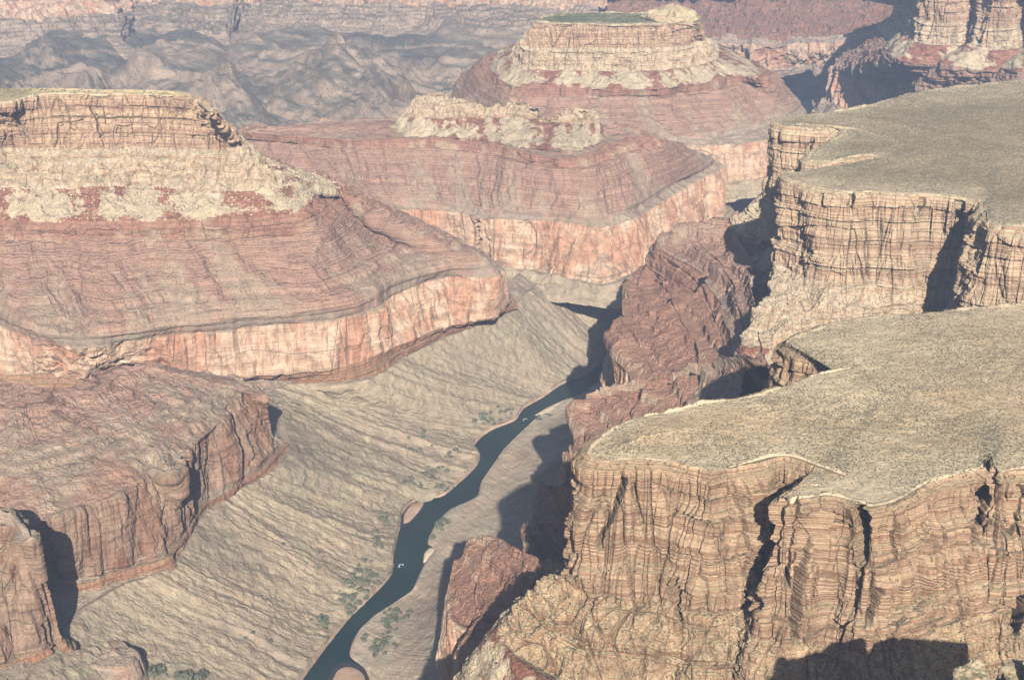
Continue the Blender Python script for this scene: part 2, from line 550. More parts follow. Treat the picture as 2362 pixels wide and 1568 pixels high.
#          buttress crack ledge fine rill
KIND = {
    'top':    dict(b=0.0, c=0.0, l=0.0, f=0.10, r=0.0, t=0.0, p=0.0, k=0.0, s=True),
    'banded': dict(b=1.45, c=1.1, l=1.15, f=0.12, r=0.0, t=0.25, p=0.0, k=1.55, s=False),
    'pale':   dict(b=1.8, c=0.9, l=0.6, f=0.50, r=0.0, t=0.25, p=0.0, k=0.7, s=False),
    'talus':  dict(b=0.5, c=0.0, l=0.0, f=0.30, r=0.9, t=0.0, p=0.7, k=0.0, s=True),
    'ledges': dict(b=1.0, c=0.2, l=1.0, f=0.14, r=0.3, t=0.9, p=1.0, k=0.7, s=False),
    'slope':  dict(b=0.4, c=0.0, l=0.3, f=0.16, r=0.75, t=0.6, p=2.0, k=0.15, s=False),
    'wall':   dict(b=2.1, c=0.35, l=0.20, f=0.18, r=0.0, t=0.0, p=0.5, k=0.8, s=False),
    'bench':  dict(b=0.6, c=0.2, l=0.8, f=0.2, r=0.1, t=0.8, p=0.4, k=0.5, s=False),
    'lip':    dict(b=0.9, c=0.1, l=0.25, f=0.12, r=0.1, t=0.35, p=0.4, k=0.2, s=False),
    'shale':  dict(b=0.0, c=0.0, l=0.10, f=0.30, r=0.34, t=0.2, p=1.15, k=0.0, s=True),
    'shore':  dict(b=0.0, c=0.0, l=0.0, f=0.15, r=0.0, t=0.0, p=0.0, k=0.0, s=True),
    'plain':  dict(b=0.4, c=0.0, l=0.2, f=0.2, r=0.2, t=0.5, p=0.0, k=0.0, s=True),
}
# thicker benches: a steep riser then a tread
_tb = [-40.0]
while _tb[-1] < 150:
    _tb.append(_tb[-1] + 0.8 + 2.6 * _rng.rand() ** 1.6)
_tb = np.array(_tb)


def terrace(z):
    k = np.clip(np.searchsorted(_tb, z.ravel()).reshape(z.shape) - 1, 0, len(_tb) - 2)
    th = _tb[k + 1] - _tb[k]
    f = (z - _tb[k]) / th
    return (_tb[k] + th * (0.22 * f + 0.78 * sstep(0.30, 0.62, f))).astype(np.float32)


class Land:
    """A landform lofted through surveyed contours: rows run from the top inwards to the foot, stations run
    anticlockwise round it; each entry is a surveyed point (x, y[, z]) or a distance outwards from the row above."""

    def __init__(self, rows, bands, stations, ref=1, q=1.0, amp=1.0, cracks=(), seed=0, lam=13.0, wob=0.0, closed=False, topnoise=0.3, spur=1.0, fan=1.25, tscale=1.0, saw=None):
        nr, ns = len(rows), len(stations)
        W = np.zeros((nr, ns, 3))
        for j, st in enumerate(stations):
            e = st[ref]
            W[ref, j] = P(e[0], e[1], e[2] if len(e) > 2 else rows[ref])
        T = np.gradient(W[ref, :, :2], axis=0)
        if closed:
            T[0] = T[-1] = W[ref, 1, :2] - W[ref, -2, :2]
        T /= np.linalg.norm(T, axis=1)[:, None] + 1e-9
        N2 = np.stack([T[:, 1], -T[:, 0]], 1)
        for i in list(range(ref + 1, nr)) + list(range(ref - 1, -1, -1)):
            prev = i - 1 if i > ref else i + 1
            for j, st in enumerate(stations):
                e = st[i] if i < len(st) else None
                if isinstance(e, tuple):
                    W[i, j] = P(e[0], e[1], e[2] if len(e) > 2 else rows[i])
                else:
                    o = e if e is not None else 2.0
                    W[i, j, :2] = W[prev, j, :2] + N2[j] * (o if i > ref else -o)
                    W[i, j, 2] = rows[i]
        self.W = W
        # samples along the contour
        pxx, pyy, _ = project(W[..., 0], W[..., 1], W[..., 2])
        seg = np.sqrt(np.diff(pxx, axis=1)**2 + np.diff(pyy, axis=1)**2)
        seg = np.sort(seg, axis=0)[-2:].mean(0)
        off = ((pxx[:, :-1].min(0) > VW + 60) | (pxx[:, 1:].max(0) < -60) | (pyy[:, :-1].min(0) > VH + 60))
        cnt = np.maximum(4, np.ceil(np.minimum(seg, 900) * QUAL * q * np.where(off, 0.15, 1.0))).astype(int)
        chord = np.linalg.norm(np.diff(W[1:, :, :2], axis=1), axis=2).mean(0) + 0.3
        ts = np.concatenate([[0], np.cumsum(chord)])
        t = np.concatenate([np.linspace(ts[k], ts[k + 1], cnt[k], endpoint=False) for k in range(ns - 1)] + [[ts[-1]]])
        R = np.stack([hermite(t, ts, W[i]) for i in range(nr)])        # rows x nu x 3
        # samples down the slope
        G, bandrows, vv, amps = [], [], [], []
        start = 0
        for i in range(nr - 1):
            d = np.sqrt((pxx[i + 1] - pxx[i])**2 + (pyy[i + 1] - pyy[i])**2)
            vis = (pxx[i] > -50) & (pxx[i] < VW + 50) & (pyy[i] < VH + 50)
            dd = np.percentile(d[vis], 80) if vis.any() else 40
            n = int(np.clip(dd * QUAL * q * 1.15, 6, 420))
            v = np.linspace(0, 1, n, endpoint=False)
            if i == nr - 2:
                v = np.append(v, 1.0)
            prof = v
            k = KIND[bands[i][2]]
            if bands[i][2] in ('talus', 'slope', 'shale'):
                zf = 1 - (1 - v)**fan            # steeper at the top: a concave fan
            elif bands[i][2] == 'top':
                zf = 1 - (1 - v)**3
            else:
                zf = v
            A, B = R[i], R[i + 1]
            g = np.empty((len(v), len(t), 3), np.float32)
            g[..., :2] = A[None, :, :2] + (B - A)[None, :, :2] * prof[:, None, None]
            g[..., 2] = A[None, :, 2] + (B - A)[None, :, 2] * zf[:, None]
            G.append(g); vv.append(v)
            a = np.array([[k['b'], k['c'], k['l'], k['f'], k['r'], k['t'], k['p'], k['k']]] * len(v))
            amps.append(a)
            bandrows.append((start, start + len(v)))
            start += len(v)
        G = np.concatenate(G); v = np.concatenate(vv); amps = np.concatenate(amps)
        amps = blur(amps, 3, 0) * amp
        nv, nu = G.shape[:2]
        du = np.gradient(G, axis=1); dv = np.gradient(G, axis=0)
        Nn = np.cross(dv, du)
        Nn /= np.linalg.norm(Nn, axis=2)[..., None] + 1e-9
        Nn = blur(blur(Nn, 6, 1), 4, 0)
        Nn /= np.linalg.norm(Nn, axis=2)[..., None] + 1e-9
        X, Y, Z = G[..., 0], G[..., 1], G[..., 2]
        s = seed * 11.3
        mid = R[min(nr - 1, ref + 1)]
        ua = np.concatenate([[0], np.cumsum(np.linalg.norm(np.diff(mid[:, :2], axis=0), axis=1))]).astype(np.float32)
        U = np.broadcast_to(ua, (nv, nu))
        Vg = np.broadcast_to(v[:, None].astype(np.float32), (nv, nu))
        w1 = perlin(X / 22 + s, Y / 22, Z / 40)
        d = np.zeros((nv, nu), np.float32)
        ab = amps[:, 0][:, None]
        if ab.max() > 0:
            d += ab * (fbm(X / lam + s, Y / lam, Z / 60, 3, 0.55) * 1.3 + 0.28 * ridged(X / (lam * 0.42) + s, Y / (lam * 0.42), Z / 45))
        ac = amps[:, 1][:, None]
        if ac.max() > 0:
            n = np.abs(perlin(X / 5.5 + 0.25 * w1 + s, Y / 5.5, Z / 30))
            gate = sstep(-0.1, 0.25, perlin(X / 16 + 5 + s, Y / 16, Z / 18))
            d -= ac * np.exp(-(n / 0.055)**2) * gate
            n = np.abs(perlin(X / 2.2 + 3 + s, Y / 2.2, Z / 14))
            d -= 0.35 * ac * np.exp(-(n / 0.09)**2)
        al = amps[:, 2][:, None]
        zw = Z + 0.4 * w1
        bed = np.interp(zw, _zk, _zv).astype(np.float32)
        bedmod = 0.55 + 0.9 * sstep(-0.4, 0.5, perlin(X / 7 + 2 + s, Y / 7, Z / 3))
        d += al * (bed - 0.5) * bedmod
        af = amps[:, 3][:, None]
        d += af * fbm(X / 2.6 + s, Y / 2.6, Z / 2.2, 4, 0.6)
        ar = amps[:, 4][:, None]
        if ar.max() > 0:
            uw = U + 2.5 * w1 + 2.2 * perlin(U / 13 + s, Vg * 3.0, 2.2 + s) + 1.2 * perlin(X / 6 + s, Y / 6, Z / 6)
            env = np.sqrt(np.clip(np.sin(np.pi * np.clip(Vg * 0.9 + 0.06, 0, 1)), 0, 1))
            rl = ridged(uw / 8.0 + s, Vg * 0.7, 3.1 + s, 1) * 1.2 + 0.7 * ridged(uw / 2.7 + s, Vg * 1.2, 7.7, 2)
            d += ar * env * rl * 0.8
        for cr in cracks:
            pts, wid, dep = cr
            px, py, _ = project(X, Y, Z)
            pts = np.array(pts, float)
            cx = np.interp(py, pts[:, 1], pts[:, 0])
            cx = cx + 5 * perlin(py / 16.0, np.full_like(py, pts[0, 0]), 0 * py) + 3 * perlin(py / 5.0, np.full_like(py, pts[0, 0] + 9), 0 * py)
            ins = sstep(pts[0, 1] - 8, pts[0, 1] + 8, py) * (1 - sstep(pts[-1, 1] - 25, pts[-1, 1] + 5, py))
            facing = (Nn[..., 1] < 0.1) & (amps[:, 0][:, None] > 0.3)
            prof = 1 - sstep(0.55, 1.0, np.abs(px - cx) / wid)
            d -= dep * prof * ins * facing
        ak = amps[:, 7][:, None]
        if ak.max() > 0:
            wx = X + 0.5 * w1; wy = Y + 0.35 * perlin(X / 3 + s, Y / 3, Z / 5)
            v1, e1 = cells(wx / 5.0 + s, wy / 5.0, zw / 9.0 + 0.6 * w1)
            v2, e2 = cells(wx / 1.9 + s, wy / 1.9, zw / 2.6)
            d += ak * (1.1 * (v1 - 0.5) + 0.55 * (v2 - 0.5) - 0.35 * (1 - sstep(0.0, 0.10, e1)) * sstep(-0.1, 0.2, w1) - 0.10 * (1 - sstep(0.0, 0.12, e2)))
        ap = amps[:, 6][:, None] * spur
        if ap.max() > 0:
            d += ap * (ridged((U + 5 * w1) / 26 + s, Vg * 0.25, 1.7 + s, 1) + 0.55 * ridged((U + 5 * w1) / 10.5 + s, Vg * 0.5, 4.2 + s, 2))
        if saw is not None:                # spurs with a long sunny flank and a short steep back
            w = sstep(0.45, 0.95, amps[:, 6][:, None])
            ph = (U + 6 * w1 + 3 * perlin(U / 9, Vg * 2.0, 5.5 + s)) / saw[1] + 0.15 * perlin(U / 60, 0 * U, 0 * U + s)
            f = ph - np.floor(ph)
            d += saw[0] * w * (sstep(0.0, 0.16, f) * (1 - f) - 0.4) * (0.7 + 0.6 * perlin(np.floor(ph) * 3.7 + 0.5, Vg * 0 + 0.3, 1.5))
        G = G + Nn * d[..., None]
        at = np.clip(amps[:, 5][:, None], 0, 1)
        if at.max() > 0:
            wz = 0.9 * w1 + 0.25 * perlin(X / 5 + s, Y / 5, Z / 9)
            zz = G[..., 2] + wz
            at = at * (0.6 + 0.4 * sstep(-0.2, 0.2, perlin(X / 12 + 9 + s, Y / 12, Z / 5)))
            G[..., 2] += at * (terrace(zz / tscale) * tscale - zz)
        if bands[0][2] == 'top':           # nothing rises above the lip of a flat
            lip = R[1][:, 2][None, :]
            G[bandrows[1][0]:, :, 2] = np.minimum(G[bandrows[1][0]:, :, 2], lip - 0.02)
        # tops: rolling ground
        tp = np.zeros((nv, 1), np.float32)
        for i, b in enumerate(bands):
            if b[2] == 'top':
                tp[bandrows[i][0]:bandrows[i][1]] = 1
        tp = blur(tp, 3, 0)
        G[..., 2] += tp * topnoise * (fbm(X / 30, Y / 30, 0 * X + s, 3) * 1.5 + 0.25 * fbm(X / 3.5, Y / 3.5, 0 * X + s, 2))
        if closed:
            wgt = np.linspace(0, 1, 12)[None, :, None]
            dlt = G[:, 0:1] - G[:, -1:]
            G[:, -12:] += dlt * wgt
        self.G, self.U, self.V, self.bandrows, self.bands = G, U, Vg, bandrows, bands

    def build(self, root):
        G = self.G
        for (a, b), (name, mat, kind) in zip(self.bandrows, self.bands):
            e = min(b + 1, G.shape[0])
            g = G[a:e]
            V = self.V[a:e].copy()
            if e > b:
                V[-1] = 1.0
            o = mesh_obj(name, g.reshape(-1, 3), grid_faces(g.shape[0], g.shape[1]), M[mat], root, KIND[kind]['s'],
                         {'u': self.U[a:e], 'v': V})
        return root


# ------------------------------------------------------------------ the land
build_materials()


def q1(x, y, *z): return (x / 2, y / 2) + z
def q2(x, y, *z): return (x / 2 + 1180.5, y / 2) + z
def q3(x, y, *z): return (x / 2, y / 2 + 784) + z
def q4(x, y, *z): return (x / 2 + 1180.5, y / 2 + 784) + z


# ---- the tall mesa at the left
A_rows = [100.8, 100, 84.5, 74.5, 68, 62, 46.5, 44, 30, 24.5]
A_bands = [('flat_top', 'top_pale', 'top'), ('banded_cliff', 'banded_red', 'banded'), ('pale_cliff', 'pale', 'pale'),
           ('rubble_apron', 'talus', 'talus'), ('red_ledges', 'red', 'ledges'), ('red_slope', 'red_slope', 'slope'),
           ('grey_ledges', 'grey_ledge', 'lip'), ('orange_wall', 'orange', 'wall'), ('red_bench', 'bench', 'bench')]
A_st = [
    [(-330, 205), (-330, 240), (-330, 350), (-330, 450), (-330, 520), (-330, 580), (-330, 720), 2, 3, 5],
    [(-120, 205), (-130, 240), (-130, 348), (-130, 448), (-130, 515), (-130, 575), (-140, 725), 2, 3, 5],
    [(10, 206), (22, 238), (12, 341), (5, 441), (0, 512), (0, 570), (0, 735), (0, 750), 3, 5],
    [(70, 206), (65, 226), (60, 342), (50, 442), (50, 513), (50, 568), (70, 768), (85, 785), (110, 862), 5],
    [(110, 206), (102, 219), (118, 344), (105, 443), (100, 514), (100, 566), (140, 782), (165, 800), (200, 866), 5],
    [(210, 207), (210, 218), (225, 343), (205, 440), (205, 515), (205, 566), (265, 778), (280, 790), (300, 867), 5],
    [(300, 207), (300, 218), (330, 341), (315, 432), (325, 513), (330, 566), (400, 757), (410, 768), (425, 868), (430, 885)],
    [(380, 208), (400, 219), (430, 343), (440, 441), (450, 510), (480, 563), (550, 742), (555, 755), (560, 869), (565, 881)],
    [(420, 210), (440, 226), (500, 345), (540, 444), (580, 506), (620, 557), (695, 730), (700, 744), (700, 854), (700, 880)],
    [(440, 215), (474, 244), (540, 344), (608, 443), (680, 495), (725, 545), (825, 708), (828, 722), (812, 838), (850, 873)],
    [(440, 220), (487, 262), (552, 340), (648, 436), (715, 474), (765, 520), (910, 662), (920, 676), (910, 798), (935, 819)],
    [(440, 218), (487, 257), (554, 336), (656, 432), (748, 430), (800, 465), (1035, 627), (1030, 640), (1020, 757), (1058, 764)],
    [(430, 215), (480, 250), (552, 333), (655, 428), (782, 442), (848, 500), (1125, 618), (1140, 636), (1155, 712), (1170, 714)],
    [(420, 212), (468, 240), (545, 328), (650, 422), (780, 436), (850, 490), (1115, 606), (1150, 622), (1168, 680), 4],
    [(400, 209), (440, 224), (520, 300), (600, 380), (745, 418), (810, 455), (1035, 562), (1040, 572), 3, 5],
    [(340, 207), (360, 217, 98.5), (420, 260), (520, 345), (660, 395), (720, 420), (900, 498), (900, 508), 3, 5],
    [(200, 206), (220, 214, 98), (250, 240), (350, 300), (450, 330), (500, 350), (640, 420), (640, 430), 3, 5],
]
for st in A_st:
    st[6] = (st[6][0], st[6][1] - 4, 46.8)
r = empty('mesa', P(420, 400, 60), cat='mesa', label='tall layered mesa with cream cliff over red slopes, left of the river')
A = Land(A_rows, A_bands, A_st, q=1.0, seed=1, lam=11, cracks=[
    (q1(420, 490) and [q1(415, 490), q1(450, 560), q1(470, 640), q1(485, 680)], 4, 2.2),
    ([q1(75, 530), q1(110, 590), q1(150, 660)], 5, 2.2)])
A.build(r)

# ---- the red bench in front of it
C_rows = [50, 47, 45, 29, 27.5, 24.5]
C_bands = [('hill_top', 'red_slope', 'plain'), ('flat_top', 'terrace_top', 'plain'), ('brown_wall', 'orange_brown', 'wall'), ('grey_ledges', 'grey_ledge', 'lip'), ('red_bench', 'bench', 'bench')]
C_st = [
    [q3(-120, 190, 55), q3(-150, 600, 49), q3(-160, 840), 2, 3, 3],
    [q3(0, 180, 55), q3(0, 560, 50), q3(-20, 850), 2, 3, 3],
    [q3(60, 200, 55), q3(100, 520, 51), q3(105, 865), q3(140, 1060), 3, 3],
    [q3(110, 210, 55), q3(200, 480, 51), q3(250, 815), q3(345, 1085), q3(350, 1120), q3(370, 1180)],
    [q3(160, 220, 55), q3(320, 450, 51), q3(370, 775), q3(480, 1055), q3(490, 1075), q3(560, 1120)],
    [q3(220, 225, 54), q3(430, 440, 50.5), q3(480, 740), q3(600, 1030), q3(620, 1045), q3(700, 1090)],
    [q3(300, 220, 54), q3(520, 420, 50), q3(630, 670), q3(730, 985), q3(745, 1000), q3(815, 1060)],
    [q3(360, 210, 54), q3(580, 400, 50), q3(690, 592), q3(765, 955), q3(780, 965), q3(832, 1000)],
    [q3(420, 180, 54), q3(640, 380, 49.5), q3(790, 618), q3(870, 825), q3(850, 880), q3(870, 905)],
    [q3(470, 150, 54), q3(700, 340, 49.5), q3(832, 535), q3(890, 765), q3(915, 770), q3(960, 775)],
    [q3(510, 130, 54), q3(760, 310, 49), q3(900, 480), q3(960, 710), q3(1000, 715), q3(1080, 700)],
    [q3(550, 120, 54), q3(830, 270, 49), q3(1010, 385), q3(1080, 640), q3(1120, 640), q3(1180, 650)],
    [q3(570, 116, 54), q3(900, 230, 48.5), q3(1058, 290), q3(1175, 588), q3(1210, 575), q3(1265, 600)],
    [q3(600, 116, 54), q3(960, 205, 48), q3(1150, 232), q3(1265, 468), q3(1295, 475), q3(1328, 525)],
    [q3(620, 116, 54), q3(980, 195, 48), q3(1215, 262, 44), q3(1270, 440), q3(1310, 465), q3(1336, 505)],
    [q3(610, 114, 54), q3(960, 185, 48), q3(1150, 212), 1.5, 2, 2],
    [q3(580, 112, 54), q3(800, 140, 50), q3(900, 150), 2, 2, 3],
    [q3(560, 111, 54), q3(620, 113, 52), q3(640, 118), 2, 2, 3],
    [q3(480, 135, 54), q3(430, 160, 52), q3(420, 160), 2, 2, 3],
]
r = empty('terrace', P(250, 1100, 30), cat='terrace', label='low reddish terrace with a brown wall, below the tall left mesa')
C = Land(C_rows, C_bands, C_st, ref=2, q=1.0, seed=2, lam=9, cracks=[
    ([q3(835, 545), q3(850, 640), q3(880, 820)], 7, 4),
    ([q3(1160, 400), q3(1165, 580)], 4, 2),
    ([q3(735, 780), q3(765, 970)], 5, 2),
    ([q3(960, 440), q3(1000, 620)], 3, 1.5)])
C.build(r)

# ---- wall at the lower left corner
D_rows = [54, 52, 27, 24]
D_bands = [('flat_top', 'grey_ledge', 'plain'), ('brown_wall', 'orange_brown', 'wall'), ('red_bench', 'bench', 'bench')]
D_st = [
    [q3(-300, 780), q3(-320, 850), q3(-330, 1560), 4],
    [q3(-120, 780), q3(-150, 850), q3(-180, 1540), 4],
    [q3(-20, 785), q3(0, 838), q3(-40, 1510), q3(-60, 1580)],
    [q3(20, 790), q3(55, 855), q3(60, 1470), q3(80, 1540)],
    [q3(40, 800), q3(105, 892), q3(160, 1425), q3(210, 1480)],
    [q3(50, 800), q3(150, 925), q3(268, 1368), q3(285, 1420)],
    [q3(40, 790), q3(140, 905), 3, 3],
    [q3(0, 780), q3(40, 800), 3, 3],
    [q3(-150, 770), q3(-150, 770), 3, 3],
]
r = empty('cliff', P(30, 1330, 20), cat='cliff', label='brown cliff at the lower left corner casting a dark shadow on the wall behind')
Land(D_rows, D_bands, D_st, q=1.0, seed=3, lam=8, cracks=[([q3(180, 1290), q3(200, 1400)], 6, 3)]).build(r)

# ---- tilted ledgy block below it
K_rows = [20.5, 20, 15, 12]
K_bands = [('ledge_top', 'grey_ledge', 'bench'), ('ledge_face', 'grey_ledge', 'bench'), ('foot', 'slope', 'plain')]
K_st = [
    [q3(330, 1390), q3(270, 1440), 2, 3],
    [q3(400, 1420), q3(350, 1480), 2, 3],
    [q3(480, 1440), q3(480, 1505), 2, 3],
    [q3(520, 1440), q3(590, 1500), 2, 3],
    [q3(520, 1425), q3(612, 1440), 2, 3],
    [q3(480, 1390), q3(560, 1390), 2, 3],
    [q3(420, 1370), q3(470, 1340), 2, 3],
    [q3(370, 1360), q3(370, 1318), 2, 3],
    [q3(330, 1370), q3(290, 1380), 2, 3],
    [q3(330, 1390), q3(270, 1440), 2, 3],
]
r = empty('rock_ledge', P(225, 1490, 14), cat='rock ledge', label='grey tilted ledge of layered rock at the foot of the lower left cliff')
Land(K_rows, K_bands, K_st, q=1.0, seed=4, lam=5, closed=True, amp=0.8).build(r)

# ---- the red mesa with white remnants in the middle
B_rows = [65.8, 64, 60.5, 45.5, 44, 26.5, 20]
B_bands = [('flat_top', 'red_slope', 'plain'), ('red_ledges', 'red', 'ledges'), ('red_slope', 'red_slope', 'slope'), ('grey_ledges', 'grey_ledge', 'lip'),
           ('orange_wall', 'orange', 'wall'), ('foot_slope', 'slope', 'slope')]
B_st = [
    [(640, 293), (630, 294), 2, 18, 1, 3, 8],
    [(615, 296), (590, 300), (580, 310), 18, 1, 3, 8],
    [(620, 298), (576, 307), (570, 320), (575, 425), 1, 3, 8],
    [(660, 297), (650, 313), (650, 330), (700, 455), (700, 467), 3, 8],
    [(750, 294), (750, 320), (750, 338), (825, 462), (830, 475), 2.5, 8],
    [(850, 290), (850, 324), (850, 345), (895, 472), (890, 488), 2, 8],
    [(950, 290), (950, 322), (950, 348), (985, 472), (975, 484), 1.5, 8],
    [(1050, 292), (1050, 325), (1060, 352), (1080, 482), (1070, 493), (1068, 590), 8],
    [(1110, 295), (1120, 332), (1125, 358), (1120, 490), (1100, 503), (1105, 600), 8],
    [(1180, 298), (1200, 350), (1205, 375), (1200, 496), (1190, 508), (1185, 623), 8],
    [(1240, 300), (1280, 366), (1282, 390), (1285, 500), (1285, 512), (1280, 637), 9],
    [(1300, 300), (1345, 362), (1348, 392), (1370, 510), (1375, 525), (1392, 660), 9],
    [(1340, 300), (1400, 337), (1412, 370), (1450, 490), (1455, 508), (1470, 622), 9],
    [(1370, 299), (1455, 320), (1480, 352), (1530, 440), (1535, 462), (1540, 588), 9],
    [(1380, 298), (1484, 317), (1513, 345), (1590, 408), (1600, 422), (1610, 520), 9],
    [(1370, 297), (1470, 311), (1515, 335), (1640, 380), (1655, 392), (1665, 490), 9],
    [(1330, 294), (1400, 298), (1440, 310), (1570, 352), (1590, 360), (1600, 440), 9],
    [(1180, 290), (1200, 288), (1230, 292), (1350, 320), 1, 3, 8],
    [(900, 284), (900, 281), 2, 14, 1, 3, 8],
    [(680, 288), (680, 288), 2, 14, 1, 3, 8],
]
for st in B_st:
    back = st[0] in ((640, 293), (1180, 290), (900, 284), (680, 288), (1330, 294))
    xx = st[0][0]
    yy = float(np.interp(xx, [600, 680, 900, 1180, 1330, 1400], [295, 290, 286, 291, 294, 298]))
    st[0] = (xx, yy + 4, 64.6) if back else (xx, yy)
B_root = empty('red_mesa', P(1100, 450, 50), cat='mesa', label='long red mesa topped by white rock remnants, in the middle of the canyon')
Land(B_rows, B_bands, B_st, q=1.0, seed=5, lam=12, cracks=[([(1100, 510), (1108, 590)], 5, 2.5)]).build(B_root)
W_rows = [76, 69.5, 63.6]
W_bands = [('white_cap', 'pale', 'pale'), ('white_rubble', 'talus', 'talus')]
W_st = [
    [(945, 252, 72), (926, 272, 69), (903, 305)],
    [(960, 228, 76), (962, 274), (935, 322)],
    [(1005, 218, 77.5), (1010, 276), (1000, 326)],
    [(1060, 228, 76), (1060, 276), (1060, 330)],
    [(1110, 246, 73), (1110, 275), (1112, 334)],
    [(1135, 254, 72.2), (1140, 276), (1150, 338)],
    [(1165, 244, 73.6), (1165, 276), (1170, 342)],
    [(1192, 232, 76), (1195, 276), (1195, 346)],
    [(1215, 256, 72.3), (1225, 278), (1225, 350)],
    [(1250, 276, 70), (1260, 284, 68.8), (1255, 354)],
    [(1290, 280, 69.6), (1290, 287, 68.8), (1290, 358)],
    [(1312, 256, 73), (1305, 288, 68.8), (1320, 360)],
    [(1350, 250, 74.5), (1355, 290, 68.8), (1348, 352)],
    [(1368, 262, 72.5), (1378, 288, 68.8), (1392, 322)],
    [(1350, 252, 74.3), 4, 6],
    [(1310, 256, 73), 3, 6],
    [(1270, 278, 69.7), 3, 6],
    [(1192, 234, 75.8), 4, 6],
    [(1130, 252, 72.4), 4, 6],
    [(1005, 220, 77.3), 5, 6],
    [(950, 246, 72.6), 4, 6],
    [(945, 252, 72), (926, 272, 69), (903, 305)],
]
for st in W_st:
    if not isinstance(st[1], tuple):
        d, (x, y, z) = st[1], st[0]
        st[1] = (x, y + 3 + 0 * d, z - 1.5)
        b = P(*st[1][:2], st[1][2])
        b2 = b + np.array([0, d, -4.5])
        px, py, _ = project(*b2)
        st[1] = (float(px), float(py), float(b2[2]))
        b3 = b + np.array([0, d + 6, -9.0])
        px, py, _ = project(*b3)
        st[2] = (float(px), float(py), 63.6)
Land(W_rows, W_bands, W_st, ref=1, q=1.2, seed=6, lam=5, closed=True, amp=0.9).build(B_root)

# ---- the flat-topped butte in the distance
E_rows = [94.6, 94, 84.5, 75, 70, 66, 53, 50.5, 35, 28]
E_bands = [('flat_top', 'top_green', 'top'), ('banded_cliff', 'banded_red', 'banded'), ('pale_cliff', 'pale', 'pale'), ('rubble_apron', 'talus', 'talus'),
           ('red_ledges', 'red', 'ledges'), ('red_slope', 'red_slope', 'slope'), ('grey_ledges', 'grey_ledge', 'lip'), ('orange_wall', 'orange', 'wall'), ('foot_slope', 'slope', 'slope')]
E_st = [
    [(1300, 33), (1275, 36), (1250, 62), (1215, 90), (1180, 108), (1150, 125), (1090, 165), 2, 3, 8],
    [(1290, 34), (1242, 44), (1215, 95), (1180, 125), (1135, 142), (1110, 158), (1055, 200), 2, 3, 8],
    [(1300, 36), (1236, 50), (1211, 106), (1188, 150), (1150, 185), (1130, 200), (1070, 265), 2, 3, 8],
    [(1310, 38), (1255, 53), (1232, 112), (1215, 162), (1195, 202), (1180, 225), (1130, 305), 2, 3, 8],
    [(1330, 40), (1310, 56), (1305, 111), (1300, 167), (1290, 205), (1285, 228), (1275, 330), 2, 3, 8],
    [(1400, 41), (1390, 57), (1390, 111), (1390, 167), (1400, 208), (1405, 228), (1420, 330), 2, 3, 8],
    [(1470, 40), (1480, 55), (1480, 111), (1490, 166), (1510, 208), (1520, 226), (1560, 322), (1552, 340), (1560, 440), 8],
    [(1530, 40), (1555, 54), (1570, 107), (1585, 158), (1610, 196), (1625, 215), (1690, 305), (1685, 335), (1685, 425), 8],
    [(1550, 38), (1605, 55), (1611, 95), (1640, 145), (1695, 178), (1710, 198), (1775, 288), (1780, 325), (1790, 412), 8],
    [(1550, 36), (1609, 52), (1616, 90), (1655, 130), (1755, 182), (1775, 200), (1838, 256), (1850, 285), (1860, 340), 8],
    [(1540, 34), (1590, 42), (1605, 72), (1645, 105), (1730, 150), (1760, 170), (1830, 235), (1850, 250), 3, 8],
    [(1500, 32), (1520, 33), 2, 3, 6, 4, 14, 2, 3, 8],
    [(1400, 30), (1400, 30), 2, 3, 6, 4, 14, 2, 3, 8],
    [(1300, 32), (1290, 33), 2, 3, 6, 4, 14, 2, 3, 8],
    [(1300, 33), (1275, 36), (1250, 62), (1215, 90), (1180, 108), (1150, 125), (1090, 165), 2, 3, 8],
]
for st in E_st:
    front = st[0][1] >= 37
    st[0] = (st[0][0], 36.0 if front else 39.0) + (() if front else (93.2,))
r = empty('butte', P(1420, 200, 60), cat='butte', label='flat-topped butte with a green top and pale cliff band, beyond the red mesa')
Land(E_rows, E_bands, E_st, q=1.1, seed=7, lam=12, closed=True).build(r)
r2 = empty('knoll', P(1555, 40, 94), cat='knoll', label='small pale cone of rubble on the right end of the butte top')
Land([98.5, 95, 93.5], [('crest', 'top_pale', 'slope'), ('skirt', 'top_pale', 'slope')], [
    [(1552, 20), (1490, 38), 1.0], [(1553, 21), (1520, 45), 1.0], [(1555, 21), (1560, 48), 1.0], [(1558, 21), (1600, 44), 1.0],
    [(1556, 20), (1580, 34), 1.0], [(1553, 20), (1530, 32), 1.0], [(1552, 20), (1490, 38), 1.0]], ref=1, seed=8, lam=4, closed=True, amp=0.6).build(r2)

